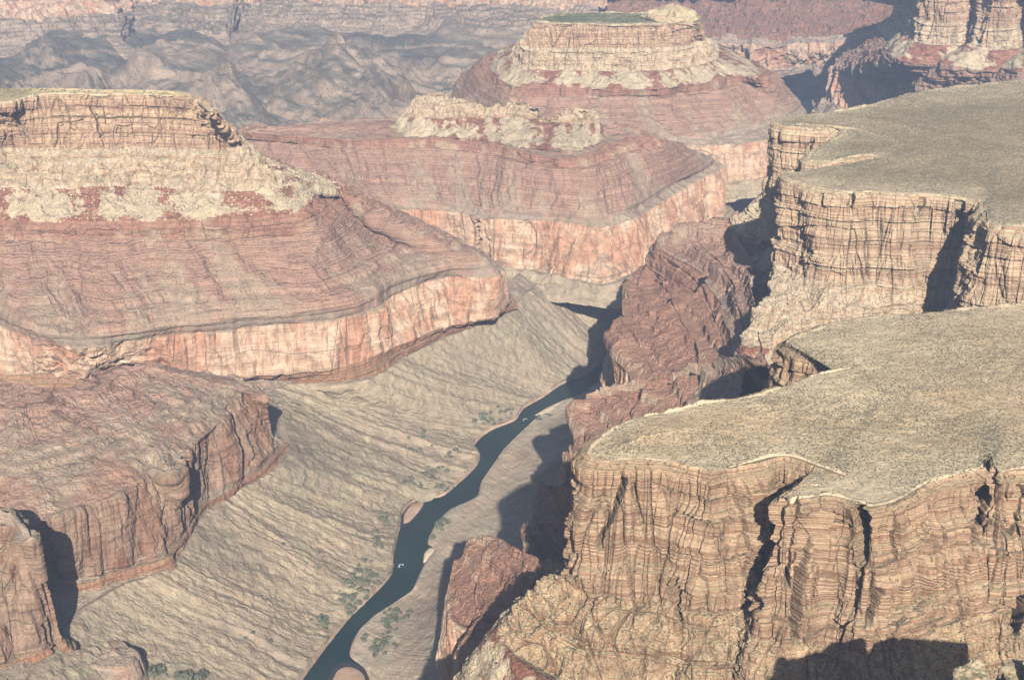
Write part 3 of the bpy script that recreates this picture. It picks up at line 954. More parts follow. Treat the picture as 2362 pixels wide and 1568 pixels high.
# ---- the near plateau at the right
F_rows = [100.6, 100, 97.6, 79.5, 69, 58, 44]
F_bands = [('scrub_flat', 'plateau', 'top'), ('rim_ledges', 'banded_near', 'bench'), ('banded_cliff', 'banded_near', 'banded'), ('pale_cliff', 'pale_near', 'pale'), ('rubble_apron', 'talus', 'talus'), ('red_ledges', 'red', 'ledges')]
_f = [(2760, 690), (2361, 706), (2065, 725), (1930, 742), (1850, 770), (1815, 790), (1880, 809), (1940, 822), (1962, 840), (1945, 852), (1890, 862), (1800, 893),
      (1740, 912), (1630, 929), (1550, 949), (1490, 959), (1430, 979), (1385, 1012), (1360, 1040), (1395, 1056), (1490, 1057), (1560, 1064), (1620, 1080), (1650, 1083),
      (1705, 1069), (1770, 1050), (1835, 1051), (1885, 1068), (1935, 1086), (1932, 1104), (1885, 1118), (1835, 1134), (1850, 1146), (1910, 1138), (1975, 1152), (2010, 1163),
      (2080, 1145), (2130, 1115), (2205, 1094), (2255, 1082), (2283, 1042), (2300, 1085), (2361, 1080), (2500, 1072), (2760, 1060)]
_sp = [(1480, 1008), (1600, 985), (1750, 955), (1900, 930), (2040, 912), (2361, 895), (2760, 880)]
_spx, _spy = [p[0] for p in _sp], [p[1] for p in _sp]
_sx = [2760, 2361, 2150, 2080, 2060, 2050, 2050, 2055, 2060, 2060, 2050, 1990, 1880, 1760, 1670, 1600, 1560, 1520, 1490, 1490, 1530, 1580, 1630, 1660, 1710, 1770, 1830, 1890, 2000, 2020, 2030, 2040, 2045, 2050, 2055, 2060,
       2090, 2130, 2200, 2260, 2310, 2340, 2380, 2500, 2760]
_inner = [(x, float(np.interp(x, _spx, _spy)) + (22 if k < 18 else 0)) + ((99.4,) if k < 18 else ()) for k, x in enumerate(_sx)]
F_st = []
for k, (a, b) in enumerate(zip(_inner, _f)):
    if 16 <= k <= 19:
        F_st.append([a, b, 1.2, 1.5, 9, 8, 8])
    elif k < 16:
        F_st.append([a, b, 1.2, 4, 9, 10, 12])
    else:
        F_st.append([a, b, 1.0 if k not in (28, 29, 30, 31) else 1.6, 3.0, 8, 8, 10])
r = empty('plateau', P(1900, 1000, 60), cat='plateau', label='near sunlit plateau with scrub on top and banded tan cliff, right of the river')
F = Land(F_rows, F_bands, F_st, q=1.0, seed=9, lam=11.0, amp=1.0, cracks=[
    ([q4(520, 645), q4(500, 720), q4(450, 840), q4(410, 900), q4(410, 960)], 8.75, 4),
    ([q4(1280, 720), q4(1230, 720), q4(1200, 860), q4(1170, 950), q4(1180, 1040)], 25, 8),
    ([q4(1300, 700), q4(1290, 900), q4(1270, 1150)], 10, 6.4),
    ([q4(1360, 890), q4(1345, 1000), q4(1320, 1200), q4(1310, 1400)], 13.75, 6.4),
    ([q4(1410, 940), q4(1420, 1040)], 10, 4),
    ([q4(1605, 760), q4(1620, 860), q4(1610, 1040)], 18.75, 6.4),
    ([q4(1130, 1050), q4(1160, 1240)], 10, 4.8),
    ([q4(1070, 1000), q4(1060, 1230)], 6.25, 3.2),
    ([q4(1690, 1150), q4(1640, 1310)], 10, 4.8),
    ([q4(760, 1100), q4(780, 1310)], 7.5, 3.2),
    ([q4(2200, 500), q4(2210, 640), q4(2190, 860)], 17.5, 8),
    ([q4(2330, 690), q4(2270, 900)], 12.5, 6.4),
    ([q4(2130, 880), q4(2120, 980)], 12.5, 4.8),
    ([q4(2350, 1180), q4(2310, 1360)], 17.5, 6.4),
])
F.build(r)

# ---- the farther plateau at the right
H_rows = [100.7, 100, 97.5, 79, 69.5, 58, 44]
H_bands = [('scrub_flat', 'plateau_far', 'top'), ('rim_ledges', 'banded', 'bench'), ('banded_cliff', 'banded', 'banded'), ('pale_cliff', 'pale', 'pale'), ('rubble_apron', 'talus', 'talus'), ('red_ledges', 'red', 'ledges')]
_h = [(2800, 150), (2500, 170), (2361, 184), (2200, 200), (2080, 220), (2005, 242), (1930, 258), (1830, 270), (1788, 280), (1800, 291), (1855, 296), (1925, 298), (1950, 300), (1935, 314),
      (1885, 340), (1862, 362), (1900, 371), (1945, 362), (2000, 356), (2027, 366), (1990, 383), (1930, 394), (1870, 400), (1835, 398), (1814, 405), (1828, 418), (1895, 434), (1960, 444),
      (2030, 442), (2090, 446), (2150, 447), (2205, 451), (2256, 459), (2275, 488), (2286, 515), (2361, 524), (2500, 540), (2800, 560)]
_sp = [(1850, 285), (1960, 294), (2060, 318), (2130, 345), (2250, 348), (2361, 345), (2800, 335)]
_spx, _spy = [p[0] for p in _sp], [p[1] for p in _sp]
_sx = [2800, 2500, 2361, 2230, 2120, 2040, 1980, 1890, 1850, 1850, 1890, 1960, 2010, 2040, 2060, 2065, 2075, 2085, 2095, 2110, 2120, 2125, 2130, 2130, 2132, 2135, 2140, 2150, 2160, 2175, 2200, 2240, 2280, 2300, 2320, 2380, 2500, 2800]
_hi = [(x, float(np.interp(x, _spx, _spy)) + (14 if k < 7 else 0)) + ((99.4,) if k < 7 else ()) for k, x in enumerate(_sx)]
H_st = []
for k, (a, b) in enumerate(zip(_hi, _h)):
    if 6 <= k <= 9:
        H_st.append([a, b, 0.6, 1.2, 9, 9, 10])
    elif 20 <= k <= 25:
        H_st.append([a, b, 0.6, 0.8, 2, 4, 6])
    elif k < 6:
        H_st.append([a, b, 1.2, 6, 6, 10, 12])
    else:
        H_st.append([a, b, 1.4, 3.0, 6, 10, 10])
for k in (30, 31, 32):
    H_st[k][3:5] = [0.8, 1.2]
for k, c in ((24, (1765, 735)), (25, (1722, 802)), (26, (1790, 800)), (27, (1900, 795)), (28, (2000, 775)), (29, (2080, 745))):
    H_st[k][4] = c
r = empty('plateau', P(2100, 350, 60), cat='plateau', label='farther grey-green plateau with stepped pale rim and deep shadowed recess, upper right')
H = Land(H_rows, H_bands, H_st, q=0.95, seed=10, lam=11.0, cracks=[
    ([q2(1560, 890), q2(1565, 990)], 7, 2.5), ([q2(2060, 940), q2(2030, 1120)], 14, 4), ([q2(1890, 930), q2(1870, 1010)], 9, 3),
    ([q2(1380, 650), q2(1355, 720)], 7, 3), ([q2(1440, 910), q2(1445, 970)], 6, 2)])
H.build(r)

# ---- pale rock tops just inside the lower right corner, the far edge of a nearer rim
G_rows = [102.5, 102, 96, 84, 60]
G_bands = [('broken_top', 'top_pale', 'bench'), ('rim_ledges', 'banded', 'banded'), ('banded_cliff', 'banded', 'banded'), ('pale_cliff', 'pale', 'pale')]
G_st = [[(2700, 1640), (2760, 1560, 108), 1.0, 1.5, 3], [(2560, 1640), (2560, 1545, 107), 1.0, 1.5, 3], [(2450, 1640), (2450, 1535, 106), 1.0, 1.5, 3], [(2400, 1630), (2392, 1535, 105), 1.0, 1.5, 3], [(2370, 1630), (2362, 1521), 0.8, 1.2, 3], [(2350, 1630), (2338, 1519), 0.8, 1.2, 3],
        [(2330, 1630), (2317, 1530), 0.8, 1.2, 3], [(2325, 1640), (2312, 1572), 0.8, 1.2, 3], [(2310, 1640), (2290, 1590), 0.8, 1.2, 3], [(2275, 1640), (2283, 1560), 0.8, 1.2, 3], [(2270, 1640), (2272, 1535), 0.8, 1.2, 3],
        [(2255, 1640), (2262, 1526), 0.8, 1.2, 3], [(2240, 1640), (2240, 1527), 0.8, 1.2, 3], [(2230, 1640), (2222, 1536), 0.8, 1.2, 3], [(2220, 1640), (2195, 1542), 0.8, 1.2, 3], [(2215, 1640), (2191, 1575), 0.8, 1.2, 3],
        [(2200, 1650), (2150, 1590), 1.0, 1.5, 3], [(2190, 1670), (2080, 1600), 1.0, 1.5, 4], [(2190, 1720), (2060, 1680), 1.0, 2, 4], [(2190, 1800), (2060, 1850), 1.0, 2, 4]]
r = empty('outcrop', P(2300, 1600, 80), cat='rock outcrop', label='pale knobbly rock tops rising from the shadow in the lower right corner')
Land(G_rows, G_bands, G_st, q=1.0, seed=21, lam=2.5, amp=0.35).build(r)

# ---- red ledges and orange walls below the right-hand plateaus
R_rows = [70, 61, 54, 46, 28, 8]
R_bands = [('red_slope', 'red_slope', 'ledges'), ('red_ledges', 'red', 'ledges'), ('red_ledges', 'red', 'ledges'), ('orange_wall', 'orange', 'wall'), ('foot_slope', 'slope_right', 'plain')]
R_st = [
    [(1790, 500), (1720, 560), (1690, 580), (1620, 620), 3, 3],
    [(1740, 520), (1610, 572), (1580, 592), (1515, 650), 3, 3],
    [(1700, 545), (1540, 587), (1512, 645), (1425, 765), 2, 3],
    [(1720, 580), (1585, 610), (1545, 680), (1404, 793), (1402, 900), 3],
    [(1750, 650), (1660, 690), (1590, 770), (1450, 858), (1415, 925), 3],
    [(1760, 730), (1690, 770), (1620, 830), (1470, 905), (1400, 945), 3],
    [(1760, 830), (1680, 860), (1580, 905), (1385, 945), (1365, 975), 3],
    [(1740, 900), (1640, 920), (1500, 950), (1330, 983), (1318, 1085), 3],
    [(1640, 980), (1520, 995), (1420, 1010), (1335, 1055), (1310, 1130), 3],
    [(1540, 1080), (1440, 1090), (1370, 1100), (1290, 1125), (1275, 1240), 3],
    [(1500, 1180), (1420, 1180), (1330, 1180), (1240, 1170), (1222, 1300), 3],
    [(1480, 1280), (1400, 1280), (1310, 1270), (1215, 1255), 2, 3],
    [(1470, 1330), (1400, 1330), (1300, 1310), (1200, 1295), 2, 3],
    [(1460, 1370), (1400, 1370), (1280, 1345), (1112, 1292), 2, 3],
    [(1450, 1390), (1390, 1390), (1260, 1370), (1052, 1340), 2, 3],
    [(1440, 1420), (1380, 1420), (1250, 1400), (1037, 1400), (1016, 1540), 3],
    [(1430, 1450), (1370, 1450), (1250, 1440), (1065, 1450), (1035, 1580), 3],
    [(1420, 1480), (1360, 1480), (1260, 1470), (1140, 1462), (1085, 1600), 3],
    [(1410, 1510), (1350, 1510), (1250, 1500), (1095, 1490), (1075, 1620), 3],
    [(1400, 1560), (1340, 1560), (1240, 1550), (1064, 1540), (1042, 1680), 3],
    [(1390, 1620), (1330, 1620), (1220, 1620), (1050, 1620), (1030, 1740), 3],
    [(1380, 1720), (1320, 1720), (1200, 1720), (1030, 1720), 3, 3],
]
r = empty('terrace', P(1500, 850, 30), cat='terrace', label='red ledged terrace with wall above the river bend, below the right-hand plateaus')
Land(R_rows, R_bands, R_st, ref=3, q=1.0, seed=11, lam=18, amp=0.85, spur=1.2, tscale=1.7, saw=(11.0, 24.0)).build(r)

# ---- shadowed cliffs at the upper right
J_rows = [101, 100, 84, 74, 66, 46, 28, 20]
J_bands = [('flat_top', 'plateau_far', 'top'), ('banded_cliff', 'banded_red', 'banded'), ('pale_cliff', 'pale', 'pale'), ('rubble_apron', 'talus', 'talus'), ('red_slope', 'red_slope', 'ledges'), ('orange_wall', 'orange', 'wall'), ('foot_slope', 'floor', 'slope')]
J_st = [
    [20, (2300, -110), 1, 2, 8, 14, 2, 8],
    [20, (2085, -76), 1, 2, 8, (1945, 140), (1925, 185), 8],
    [14, (2098, -60), 1, 2, 6, (1925, 156), (1915, 228), 8],
    [14, (2160, -26), 1, 2, 7, (1960, 172), (1945, 250), 8],
    [20, (2215, -27), 1, 2.5, 9, (2010, 188), (2005, 262), 8],
    [20, (2236, -62), 1, 2, 9, (2080, 190), (2080, 270), 8],
    [16, (2246, -54), 1, 2, 8, (2090, 205), (2085, 275), 8],
    [16, (2290, -16), 1, 2, 8, (2120, 228), (2110, 300), 8],
    [20, (2334, -18), 1, 2.5, 9, (2180, 235), (2170, 310), 8],
    [20, (2352, -62), 1, 2, 9, (2230, 220), (2230, 310), 8],
    [16, (2364, -50), 1, 2, 8, (2250, 230), (2250, 320), 8],
    [16, (2430, -6), 1, 2, 8, (2290, 262), (2290, 330), 8],
    [20, (2500, -10), 1, 2.5, 9, (2420, 270), (2420, 340), 8],
    [20, (2900, -40), 1, 2, 8, (2720, 260), (2720, 340), 8],
]
r = empty('cliff', P(2200, 100, 60), cat='cliff', label='distant buttressed cliff with blue shadows in the upper right corner')
Land(J_rows, J_bands, J_st, q=1.2, seed=12, lam=9, amp=1.3).build(r)

# ---- far canyon walls
N_rows = [74, 52, 43, 33, 10]
N_bands = [('upper_slope', 'far_red', 'ledges'), ('orange_wall', 'orange', 'wall'), ('foot_slope', 'floor', 'slope'), ('apron', 'floor', 'shale')]
r = empty('canyon_wall', P(200, 30, 40), kind='structure', cat='canyon wall', label='farthest pinkish canyon wall along the top left edge')
Land(N_rows, N_bands, [
    [(-300, -80), (-300, 15), (-300, 62), (-300, 124) , 55], [(-100, -80), (-100, 12), (-100, 60), (-100, 108) , 55], [(40, -80), (40, 10), (50, 58), (50, 106) , 55], [(170, -80), (170, 8), (175, 52), (175, 100) , 55],
    [(250, -80), (255, 5), (262, 46), (262, 108) , 55], [(290, -80), (300, -8), (300, 20), (300, 68) , 55], [(380, -80), (390, -15), (392, 18), (392, 80) , 55], [(480, -80), (500, -8), (505, 28), (505, 90) , 55],
    [(560, -80), (560, -18), (560, 8), (560, 56) , 55], [(700, -80), (700, -14), (700, 14), (700, 62) , 55], [(850, -80), (850, -12), (850, 18), (850, 66) , 55], [(1000, -80), (1000, -10), (1000, 22), (1000, 70) , 55],
    [(1100, -80), (1100, -10), (1100, 22), (1100, 84) , 55], [(1300, -80), (1300, -10), (1300, 25), (1300, 73) , 55], [(1500, -80), (1500, -5), (1500, 30), (1500, 92) , 55]], q=1.0, seed=13, lam=16, amp=2.0, spur=1.0).build(r)
r = empty('canyon_wall', P(1900, 110, 40), kind='structure', cat='canyon wall', label='distant stepped canyon wall with red slopes, between the butte and the upper right cliff')
Land([90, 64, 48.5, 47, 32, 26], [('far_slope', 'far_red', 'slope'), ('red_ledges', 'far_red', 'ledges'), ('grey_ledges', 'grey_ledge', 'lip'), ('orange_wall', 'orange', 'wall'), ('foot_slope', 'floor', 'slope')], [
    [(1350, -90), (1400, -30), (1400, 80), (1400, 92), (1400, 130), 8], [(1500, -90), (1540, -30), (1550, 84), (1550, 95), (1550, 135), 8],
    [(1650, -90), (1660, -25), (1690, 90), (1690, 104), (1690, 155), 8], [(1740, -90), (1760, -15), (1775, 96), (1775, 108), (1775, 165), 8],
    [(1820, -90), (1850, -20), (1860, 94), (1862, 106), (1865, 158), 8], [(1900, -90), (1940, -28), (1930, 92), (1930, 104), (1930, 150), 8],
    [(2000, -90), (2040, -35), (2030, 85), (2030, 96), (2030, 140), 8], [(2150, -90), (2150, -40), (2150, 75), (2150, 85), (2150, 125), 8],
    [(2400, -90), (2400, -40), (2400, 75), (2400, 85), (2400, 125), 8]], ref=3, q=1.2, seed=14, lam=14, amp=2.2).build(r)

# ---- slopes down to the river
bankL = [(480, 1860), (560, 1730), (640, 1630), (690, 1568), (740, 1500), (800, 1425), (848, 1378), (900, 1320), (906, 1268), (920, 1212), (925, 1180), (955, 1153), (1015, 1142), (1045, 1120),
         (1100, 1065), (1104, 1048), (1089, 1028), (1130, 990), (1185, 967), (1205, 940), (1245, 917), (1290, 886), (1345, 862), (1400, 820), (1450, 775), (1470, 760), (1505, 725), (1545, 680), (1600, 610), (1660, 525)]
topL = [(-40, 1680), (70, 1560), (190, 1405), (290, 1347), (370, 1322), (425, 1270), (470, 1190), (520, 1145), (565, 1122), (600, 1103), (635, 1083), (662, 1049), (650, 1000), (640, 950),
        (630, 905), (660, 890), (700, 883), (770, 890), (850, 875), (900, 847), (940, 820), (1060, 767), (1172, 714), (1225, 668), (1280, 645), (1395, 668), (1440, 648), (1480, 628), (1560, 572), (1670, 498)]
S_rows = [27, 24.5, 0.25, -3]
S_st = []
for k, (a, b) in enumerate(zip(topL, bankL)):
    S_st.append([8, a, b, 4])
r = empty('canyon_slope', P(700, 1200, 10), kind='structure', cat='slope', label='long rilled grey-green slope falling to the left bank of the river')
SL = Land(S_rows, [('shelf', 'grey_ledge', 'plain'), ('rilled_slope', 'slope', 'shale'), ('bank', 'sand', 'shore')], S_st, ref=2, q=0.9, seed=15, amp=1.0)
SL.build(r)
bankR = [(1700, 530), (1640, 640), (1580, 700), (1530, 745), (1470, 800), (1415, 850), (1345, 905), (1300, 925), (1242, 962), (1200, 1000), (1160, 1040), (1140, 1070), (1112, 1110), (1100, 1145), (1065, 1163), (1042, 1172),
         (1000, 1220), (990, 1252), (1006, 1262), (985, 1292), (970, 1322), (950, 1360), (900, 1395), (852, 1430), (822, 1465), (811, 1510), (845, 1540), (858, 1580), (840, 1680), (820, 1760)]
topR = [(1780, 560), (1720, 640), (1660, 700), (1600, 760), (1500, 830), (1405, 910), (1402, 930), (1390, 950), (1370, 975), (1340, 1030), (1320, 1088), (1312, 1110), (1300, 1150), (1285, 1200), (1270, 1240), (1250, 1270),
        (1232, 1310), (1205, 1330), (1150, 1330), (1090, 1325), (1062, 1345), (1045, 1380), (1035, 1420), (1022, 1480), (1018, 1520), (1015, 1560), (1010, 1600), (1005, 1650), (1000, 1720), (990, 1800)]
r = empty('canyon_slope', P(1150, 1250, 10), kind='structure', cat='slope', label='pale pinkish slope rising from the right bank of the river, partly in plateau shadow')
SR = Land([16, 14, 0.25, -3], [('shelf', 'slope_right', 'plain'), ('rilled_slope', 'slope_right', 'shale'), ('bank', 'sand', 'shore')],
     [[8, a, b, 4] for a, b in zip(topR, bankR)], ref=2, q=0.9, seed=16, amp=0.3, fan=1.7)
SR.build(r)

# ---- river
midl = [P(*b, 0) for b in bankL]
line = [(620, 1800), (700, 1660), (760, 1560), (830, 1470), (930, 1370), (950, 1290), (960, 1210), (1050, 1150), (1110, 1080), (1150, 1020), (1220, 960), (1300, 905), (1400, 850), (1480, 775), (1560, 690), (1660, 540),
        (1740, 420), (1790, 330), (1840, 262), (1880, 240), (1960, 225), (2060, 190)]
wid = [6.5, 6.5, 6.5, 7, 7.5, 7.5, 7, 6.5, 6.5, 6.5, 6, 6, 7, 7, 7, 8, 9, 12, 16, 16, 14, 14]
RL = np.array([P(x, y, 0) for x, y in line])
tt = np.concatenate([[0], np.cumsum(np.linalg.norm(np.diff(RL[:, :2], axis=0), axis=1))])
ti = np.linspace(0, tt[-1], 260)
RC = hermite(ti, tt, RL)
rw = np.interp(ti, tt, wid)
Tn = np.gradient(RC[:, :2], axis=0); Tn /= np.linalg.norm(Tn, axis=1)[:, None]
Nr = np.stack([Tn[:, 1], -Tn[:, 0]], 1)
rows = []
for s in np.linspace(-1, 1, 9):
    p = RC.copy(); p[:, :2] += Nr * (rw * s)[:, None]; p[:, 2] = 0
    rows.append(p)
rows = np.stack(rows)
fc = grid_faces(9, 260)
river = mesh_obj('river', rows.reshape(-1, 3), fc[:, ::-1], M['water'], None, True)
put(river, 'dark teal river winding along the canyon bottom', 'river', kind='structure')

# ---- canyon floor: one sheet under everything out to the horizon
na, nd = int(760 * 1.0), 640
az = np.concatenate([np.linspace(-1.2, -0.40, 60, endpoint=False), np.linspace(-0.40, 0.40, na), np.linspace(0.42, 1.2, 60)])
D = np.concatenate([np.linspace(20, 480, 60, endpoint=False), 480 * (1300 / 480) ** np.linspace(0, 1, nd), np.geomspace(1330, 4800, 40)])
AA, DD = np.meshgrid(az, D)
X = (DD * np.sin(AA)).astype(np.float32); Y = (DD * np.cos(AA)).astype(np.float32)
dist = np.full(X.shape, 1e9, np.float32)
for p in RC[::6]:
    dist = np.minimum(dist, np.hypot(X - p[0], Y - p[1]))
dist = np.maximum(dist - 8, 0)
far = sstep(420, 640, DD)
base = -4 + 24 * sstep(2, 85, dist) * (0.25 + 0.75 * far) + far * 6 * sstep(60, 260, dist)
base = base + 3 * sstep(700, 1000, DD) * sstep(30, 200, dist)
w = fbm(X / 120, Y / 120, 0 * X + 3, 2)
xr, yr = X * 0.9 + Y * 0.43, Y * 0.9 - X * 0.43
hill = 3.2 * (billow(xr / 62 + 0.5 * w, yr / 190, 0 * X + 1.5, 5) - 0.42)
Zf = base + far * sstep(8, 120, dist) * (5.0 + 4.0 * sstep(600, 800, DD) - 5.0 * sstep(850, 980, DD)) * hill * (1 - sstep(1150, 1300, DD))
stp = DD + 60 * fbm(X / 90 + 7, Y / 90, 0 * X, 3) + 14 * hill
Zf = Zf + 2.2 * sstep(925, 934, stp) + 1.8 * sstep(985, 990, stp)
hx, hy, _ = P(772, 130, 42)
dk = np.hypot(X - hx, (Y - hy) * 0.8)
Zf = Zf + 13 * np.exp(-(dk / 34) ** 1.3) * (1 + 0.25 * hill)
zt = Zf / 5.0 + 0.6 * w
Zf = Zf + far * 0.9 * (sstep(0.35, 0.65, zt - np.floor(zt)) - (zt - np.floor(zt)))
Zf = Zf + far * 0.2 * fbm(X / 5, Y / 5, 0 * X, 3)
gx, gy = np.gradient(Zf, axis=0) / np.gradient(Y, axis=0), np.gradient(Zf, axis=1)
veg = -0.22 * hill + 1.0 * fbm(X / 120 + 4, Y / 150, 0 * X + 8, 5, 0.6) + 0.3 * fbm(X / 9, Y / 9, 0 * X + 8, 3, 0.6) + 0.55 * sstep(640, 800, DD) - 0.25
floor = mesh_obj('ground', np.stack([X, Y, Zf], -1).reshape(-1, 3), grid_faces(*X.shape)[:, ::-1], M['floor'], None, True, {'veg': veg})
put(floor, 'hazy blue-grey canyon floor of low eroded hills behind the mesas', 'ground', kind='structure')

# ---- sandbars
def sandbar(pts, mat, label, h=0.35):
    b = np.array([P(x, y, 0.0) for x, y in pts])
    n = 48
    ts = np.arange(len(b) + 1.0)
    c = hermite(np.linspace(0, len(b), n, endpoint=False), ts, np.concatenate([b, b[:1]]))
    cen = c.mean(0)
    root = empty('sandbar', cen, cat='sandbar', label=label)
    for name, m, rings in (('dry_sand', mat, [(0.05, h), (0.5, h * 0.95), (0.85, h * 0.6), (1.03, 0.02)]), ('shallows', 'shoal', [(0.9, 0.012), (1.35, 0.008)])):
        vs = []
        for k, hz_ in rings:
            q = cen + (c - cen) * k
            q[:, 2] = hz_ + (0.05 * np.sin(np.arange(n) * 1.7 + k * 9) * h if name == 'dry_sand' else 0)
            vs.append(q)
        vs = np.stack(vs)
        f = []
        for a in range(len(rings) - 1):
            for j in range(n):
                j2 = (j + 1) % n
                f.append((a * n + j, (a + 1) * n + j, (a + 1) * n + j2, a * n + j2))
        mesh_obj(name, vs.reshape(-1, 3), np.array(f), M[m], root, True)


sandbar([(931, 1206), (933, 1186), (948, 1164), (964, 1158), (976, 1161), (962, 1183), (944, 1202)], 'sand', 'pinkish sandbar against the left bank at the river bend')
sandbar([(976, 1296), (979, 1276), (990, 1264), (1002, 1265), (999, 1278), (986, 1294)], 'sand_pale', 'small pale sandbar beside the right bank, standing clear in the water', 0.5)
sandbar([(762, 1580), (780, 1546), (806, 1538), (832, 1550), (842, 1572), (836, 1610), (780, 1616)], 'sand', 'broad sandbar cut by the bottom edge of the photo')
sandbar([(1234, 957), (1262, 940), (1300, 923), (1318, 920), (1290, 938), (1252, 960)], 'sand_pale', 'long thin pale sandbar upstream where the river enters shadow')

# ---- white water
fv, ff = [], []
for (x, y, s) in ((925, 1305, 0.8), (902, 1293, 0.3), (1211, 968, 0.8)):
    c = P(x, y, 0.03)
    for k in range(26):
        a = 0.4 + 3.6 * _rng.rand()
        rr = 0.75 * s * (0.85 + 0.3 * _rng.rand())
        p = c + np.array([rr * math.cos(a), 1.7 * rr * math.sin(a), 0.01 * _rng.rand()])
        w_ = 0.10 + 0.12 * _rng.rand()
        n0 = len(fv)
        fv += [p + (-w_, -w_, 0), p + (w_, -w_ * 0.6, 0), p + (w_ * 0.8, w_, 0.02), p + (-w_, w_ * 0.7, 0)]
        ff.append((n0, n0 + 1, n0 + 2, n0 + 3))
fo = mesh_obj('white_water', np.array(fv), np.array(ff), M['foam'])
put(fo, 'small curls of white foam on the dark river', 'white water', kind='stuff')

# ---- bushes along the banks
class Ground:
    def __init__(self, lands):
        g = np.concatenate([L.G[::2, ::2].reshape(-1, 3) for L in lands])
        self.px, self.py, self.f = project(g[:, 0], g[:, 1], g[:, 2])
        self.g = g

    def at(self, x, y):
        k = int(np.argmin((self.px - x)**2 + (self.py - y)**2))
        return self.g[k]


def bush_mesh(seed, n=46):
    rg = np.random.RandomState(seed)
    v, f = [], []
    for k in range(n):
        d = rg.normal(size=3); d[2] = abs(d[2]) * 0.9; d /= np.linalg.norm(d)
        c = d * np.array([1, 1, 0.85]) * (0.45 + 0.55 * rg.rand() ** 0.5)
        a = rg.normal(size=3); a /= np.linalg.norm(a)
        b = np.cross(a, d); b /= np.linalg.norm(b) + 1e-6
        s = 0.22 + 0.16 * rg.rand()
        i0 = len(v)
        v += [c - a * s, c + b * s, c + a * s, c - b * s]
        f.append((i0, i0 + 1, i0 + 2, i0 + 3))
    return np.array(v), np.array(f)


gl = Ground([SL, SR])
protos = []
patches = [(835, 1335, 40, 30, 40), (800, 1385, 25, 22, 22), (872, 1250, 14, 22, 12), (884, 1195, 12, 18, 10), (1000, 1085, 28, 14, 22), (1040, 1050, 18, 10, 8), (955, 1112, 16, 10, 8),
           (1022, 1124, 20, 6, 8), (1125, 968, 30, 12, 16), (1165, 952, 16, 8, 8), (742, 1425, 16, 24, 10), (1018, 1205, 18, 26, 18), (1000, 1242, 8, 10, 5), (908, 1425, 26, 20, 24),
           (880, 1490, 26, 22, 24), (838, 1470, 10, 20, 6), (1250, 958, 18, 8, 8), (1300, 921, 14, 6, 6), (350, 1548, 22, 10, 8), (470, 1560, 16, 6, 3), (420, 1562, 20, 6, 5),
           (960, 1020, 60, 30, 8), (700, 1300, 80, 60, 6), (600, 1450, 90, 60, 5)]
nb = 0
for (cx, cy, sx, sy, n) in patches:
    for k in range(n):
        x = cx + sx * _rng.normal() * 0.55; y = cy + sy * _rng.normal() * 0.55
        p = gl.at(x, y)
        if p[2] < 0.15 or nb >= 290:
            continue
        near = cy > 1500 and cx < 500
        s = (0.45 + 0.6 * _rng.rand()) * (1.5 if near else 1.0) * (0.75 if n <= 6 and not near else 1.0)
        if len(protos) < 3:
            v, f = bush_mesh(50 + len(protos))
            o = mesh_obj('bush', v, f, M['leaf'])
            protos.append(o)
        else:
            o = protos[nb % 3].copy()
            COL.objects.link(o)
        o.location = (float(p[0]), float(p[1]), float(p[2]) - 0.06)
        o.scale = (s, s, s * (0.8 + 0.4 * _rng.rand()))
        o.rotation_euler = (0, 0, 6.28 * _rng.rand())
        put(o, 'rounded dark green bush among the thickets near the river banks', 'bush', 'bushes along the river banks')
        nb += 1


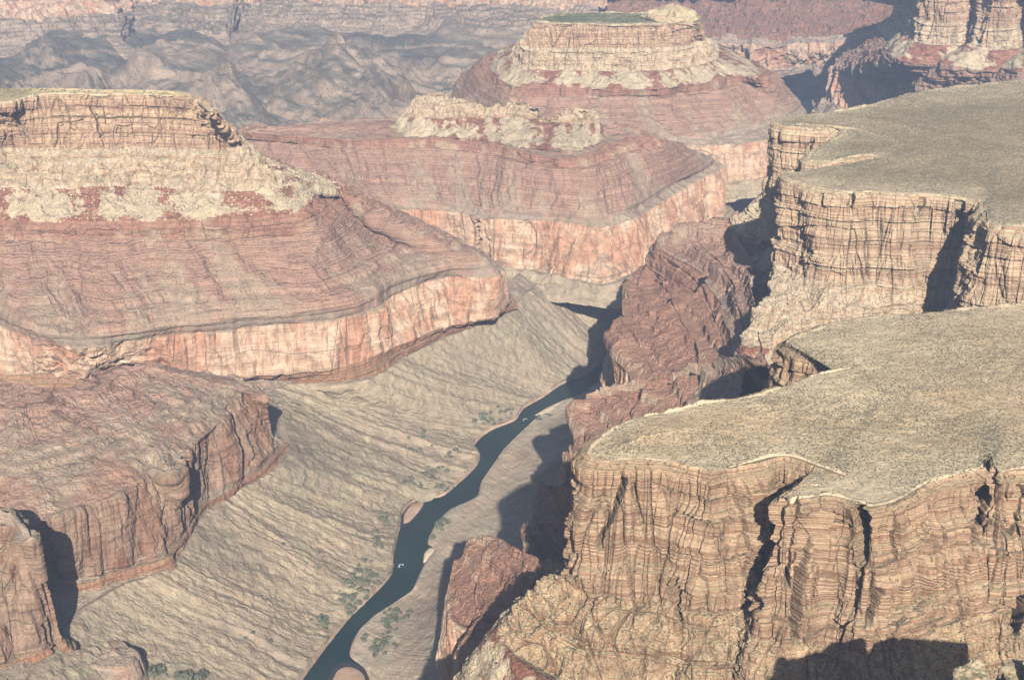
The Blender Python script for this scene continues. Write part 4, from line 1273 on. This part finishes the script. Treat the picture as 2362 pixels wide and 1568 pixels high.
# ---- low scrub on the flats and rubble below the pale cliffs, far too many to count
def scatter(name, src, mat, n, rad, hgt, seed, zlift=0.0, keep=None):
    rg = np.random.RandomState(seed)
    g, wgt = src
    px, py, fd = project(g[:, 0], g[:, 1], g[:, 2])
    ok = (px > -40) & (px < VW + 40) & (py > -40) & (py < VH + 40)
    w = np.where(ok, wgt, 0.0)
    w = w / w.sum()
    idx = rg.choice(len(g), n, p=w)
    c = g[idx] + rg.normal(size=(n, 3)) * np.array([0.25, 0.25, 0])
    r_ = rad * (0.6 + 0.9 * rg.rand(n))
    ang = rg.rand(n) * 6.28
    ring = 5
    V = np.zeros((n, ring + 1, 3))
    for k in range(ring):
        a = ang + k * 2 * math.pi / ring
        q = r_ * (0.7 + 0.6 * rg.rand(n))
        V[:, k] = c + np.stack([q * np.cos(a), q * np.sin(a), np.full(n, -0.04) + hgt * r_ * 0.35 * rg.rand(n)], 1)
    V[:, ring] = c + np.stack([0.25 * r_ * rg.normal(size=n), 0.25 * r_ * rg.normal(size=n), r_ * hgt], 1)
    base = np.arange(n)[:, None, None] * (ring + 1)
    F_ = np.array([[k, (k + 1) % ring, ring] for k in range(ring)])[None]
    o = mesh_obj(name, V.reshape(-1, 3), (base + F_).reshape(-1, 3), M[mat])
    return o


def area_pts(L, bi, step=1, power=1.0):
    a, b = L.bandrows[bi]
    g = L.G[a:b]
    du = np.linalg.norm(np.gradient(g, axis=1)[..., :2], axis=2)
    dv = np.linalg.norm(np.gradient(g, axis=0)[..., :2], axis=2)
    w = du * dv
    nz = fbm(g[..., 0] / 14, g[..., 1] / 14, 0 * g[..., 0] + 4, 3)
    w = w * np.clip(0.55 + 0.6 * nz, 0.08, 2)
    return g.reshape(-1, 3), w.ravel()


put(scatter('desert_scrub', area_pts(F, 0), 'scrub', 24000, 0.11, 0.9, 1), 'low dark scrub dotting the near plateau', 'scrub', kind='stuff')
put(scatter('desert_scrub', area_pts(H, 0), 'scrub', 20000, 0.15, 0.9, 2), 'low grey-green scrub covering the farther plateau', 'scrub', kind='stuff')
put(scatter('desert_scrub', area_pts(F, 3), 'scrub', 1500, 0.16, 1.2, 3), 'bushes on the pale lower cliff of the near plateau', 'scrub', kind='stuff')
put(scatter('rubble', area_pts(A, 3), 'rock', 2600, 0.24, 0.9, 4), 'pale boulders scattered below the cream cliff of the tall mesa', 'rubble', kind='stuff')

# ---- air
hv = np.array([[x, y, z] for x in (-2600, 2600) for y in (-120, 5000) for z in (-14, 196)], float)
hf = np.array([[0, 1, 3, 2], [4, 6, 7, 5], [0, 4, 5, 1], [2, 3, 7, 6], [0, 2, 6, 4], [1, 5, 7, 3]])
hm = bpy.data.materials.new('haze_air')
hm.use_nodes = True
ht = hm.node_tree
ht.nodes.remove(ht.nodes['Principled BSDF'])
pv = ht.nodes.new('ShaderNodeVolumePrincipled')
pv.inputs['Color'].default_value = (0.58, 0.71, 1.0, 1)
pv.inputs['Density'].default_value = HAZE
pv.inputs['Anisotropy'].default_value = 0.0
ht.links.new(pv.outputs[0], ht.nodes['Material Output'].inputs['Volume'])
hz = mesh_obj('haze', hv, hf, hm)
put(hz, 'thin pale blue haze filling the canyon', 'haze', kind='stuff')
